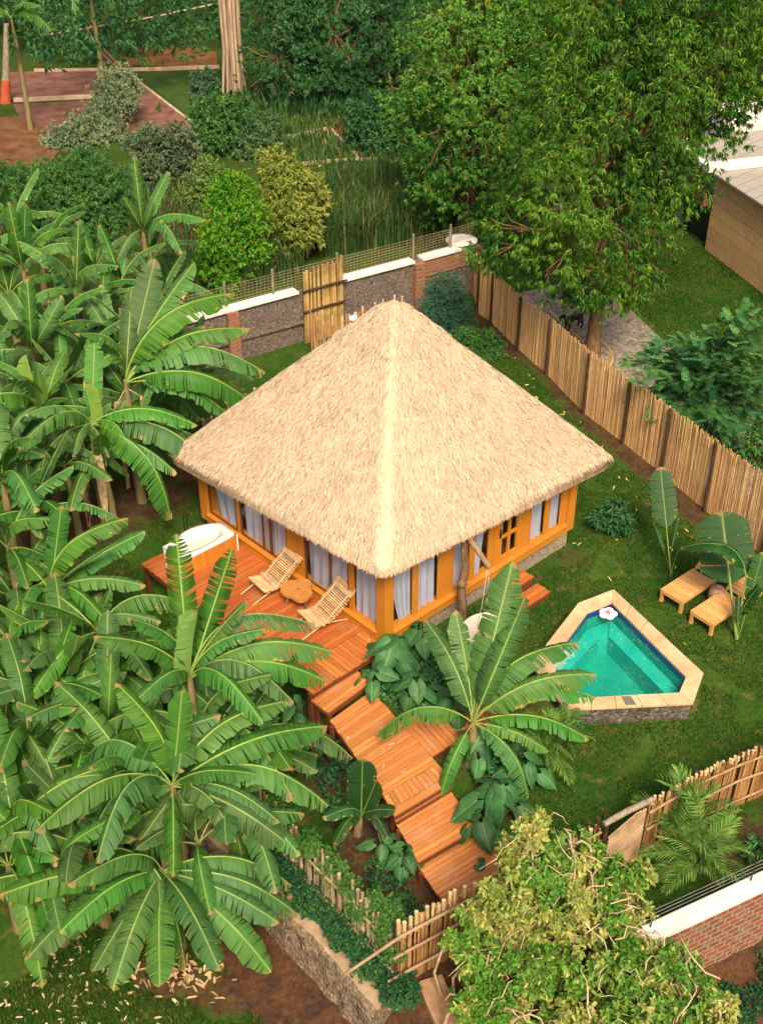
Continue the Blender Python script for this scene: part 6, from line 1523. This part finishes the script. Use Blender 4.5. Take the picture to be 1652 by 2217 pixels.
for k in range(40):
    f=k/39*(len(BL)-1); i=min(int(f),len(BL)-2); g=f-i; x=BL[i][0]+(BL[i+1][0]-BL[i][0])*g; y=BL[i][1]+(BL[i+1][1]-BL[i][1])*g
    mb.tube([(x-.05,y,gz(x,y)),(x+R.uniform(-.1,.1),y+R.uniform(-.2,.2),gz(x,y)+.6),(x+R.uniform(-.05,.1),y+R.uniform(-.2,.2),gz(x,y)+1.3)],.008,4)
mb.obj('stem',M_bark,iv2)
# --- ground cover beside walkway, weeds by the brick wall
rg=np.random.default_rng(33)
def groundcover(name,pts,L,W,mat,n=4,h=.1):
    p=np.array(pts); p[:,2]+=rg.uniform(.01,h,len(p)); b=np.repeat(p,n,0); d=unit(len(b),rg)*.8+np.array([0,0,.5]); d/=np.linalg.norm(d,axis=1)[:,None]
    mb=MB(); leaves_into(mb,b,d,L*rg.uniform(.6,1.3,len(b)),W*rg.uniform(.7,1.2,len(b)),rg); o=mb.obj(name,mat); o['kind']='stuff'; return o
pts=[]
while len(pts)<900:
    x,y=R.uniform(-2,4),R.uniform(-12.2,-10.0)
    if mnoise.noise(Vector((x*1.1,y*1.1,2)))>.0 and y<-9.9-.3*(x+.0): pts.append((x,y,gz(x,y)))
groundcover('weeds',pts,.09,.06,M_ivy,5,.15)
pts=[]
while len(pts)<1500:
    x,y=R.uniform(-4.9,-2.2),R.uniform(-6,1.5)
    if mnoise.noise(Vector((x*1.1,y*1.1,7)))>.05: pts.append((x,y,gz(x,y)))
groundcover('ground_cover',pts,.13,.07,M_ivy,4,.3)
pts=[]
while len(pts)<900:
    x,y=R.uniform(-.9,1.6),R.uniform(-4.6,-.2)
    if not(-1.4<x<1.9 and -4.0<y<-1.7): pts.append((x,y,gz(x,y)))
groundcover('undergrowth',pts,.16,.08,M_ear,4,.25)
# --- the pale fibrous trunk and other far things
b=P(510,205,0); d=hd(b); T=PD(492,-60,d); t=thing('fibrous_trunk','thick pale trunk of bundled hanging fibres at the top of the view','tree',b)
m=MB(); rgp=random.Random(8); rt=ray(510,100).cross(Vector((0,0,1))).normalized()
for k in range(26):
    a=rgp.uniform(0,6.28); r=rgp.uniform(.1,.62); off=Vector((cos(a),sin(a),0))*r; q=b+off*1.15+Vector((0,0,rgp.uniform(-.1,.5))); m.tube([q,b.lerp(T,.4)+off*.75+Vector((0,0,0)),T+off*.85],[.07,.10,.12],6)
m.obj('trunk',M_straw,t)
# low pale walls of the plots
for lab,px,hh in (('pale low wall along the far edge of the purple soil plot',[(75,154),(300,152),(475,146)],.5),('pale low wall dividing the two purple soil plots',[(30,219),(206,211)],.6),('pale low wall slanting along the brown soil plot',[(262,150),(300,180),(425,276)],.5),('pale low wall along the near grass plots',[(608,304),(712,279)],.45),('pale low wall dropping to the right of the near grass plot',[(713,279),(778,346)],.45),('pale low wall at the foot of the near grass plot',[(652,356),(760,347),(815,346)],.4)):
    pts=[tuple(P(x,y,0)[:2]) for x,y in px]; o=wallrun(pts,-.1,hh*.32,.14,M_paleline,'low_wall',None); tag(o,lab,'low wall','low walls of the far plots')
pl=[P(258,152,0),PD(215,110,hd(P(258,152,0))-1),PD(186,58,hd(P(258,152,0))-2)]; m=MB(); m.tube(pl,[.12,.11,.09],6); m.tube([p+Vector((.3,.0,0)) for p in pl],[.10,.09,.07],6); o=m.obj('leaning_pole',M_paleline); tag(o,'pale double pole leaning over the far soil plots','pole')
q=PD(186,60,hd(P(258,152,0))-2); m=MB(); q0,q1=PD(88,76,hd(P(258,152,0))-1),PD(330,36,hd(P(258,152,0))+2); q2=PD(480,4,hd(P(258,152,0))+3); m.tube([q0,q,q1,q2],.05,5); o=m.obj('pale_cable',M_paleline); tag(o,'pale cable slung from the leaning pole toward the fibrous trunk','cable')
b=P(12,222,0); T=PD(14,50,hd(b)); m=MB(); m.tube([b,b.lerp(T,.3),b.lerp(T,.31),T],[.26,.22,.19,.14],8)
o=m.obj('red_based_trunk',M_barkgrey); tag(o,'bare grey trunk with a red base at the left edge of the far plots','tree trunk')
m=MB(); m.tube([b-Vector((0,0,.1)),b.lerp(T,.3)],[.31,.235],8); p=m.obj('painted_base',M_redbase,o)
# --- litter
def litter(name,pts,L,W,mat):
    n=len(pts); b=np.array(pts); b[:,2]+=.03; d=unit(n,rg); d[:,2]=rg.uniform(-.05,.25,n); d/=np.linalg.norm(d,axis=1)[:,None]; mb=MB(); leaves_into(mb,b,d,L*rg.uniform(.5,1.4,n),W*rg.uniform(.6,1.3,n),rg,.3,flat=.5,rnd=True); o=mb.obj(name,mat); o['kind']='stuff'; return o
pts=[]
while len(pts)<95:
    x,y=R.uniform(5,14),R.uniform(-5,8)
    if lawn_ok(x,y) and R.random()<(.15+.85*sstep(2.2,.3,abs(x-(11.0+.35*y)))): pts.append((x,y,gz(x,y)))
litter('fallen_leaves',pts,.16,.05,M_fallen)
pts=[(R.uniform(-2.2,-.1),R.uniform(.2,5),DZ-.02) for _ in range(12)]+[(R.uniform(-2.4,-1.7),R.uniform(-3,-1),.085) for _ in range(10)]
litter('fallen_leaves',pts,.12,.04,M_falldry)
pts=[(x,y,gz(x,y)+.03) for x,y in [(R.uniform(-11.5,-8.6),R.uniform(-3.8,-.2)) for _ in range(150)]]
litter('fallen_leaves',pts,.13,.05,M_falldry)
pts=[]
for _ in range(110):
    q=P(R.gauss(390,60),R.gauss(2105,28),-1.65); pts.append((q.x,q.y,gz(q.x,q.y)+R.uniform(0,.10)))
litter('dry_leaf_litter',pts,.2,.07,M_dryleaf)
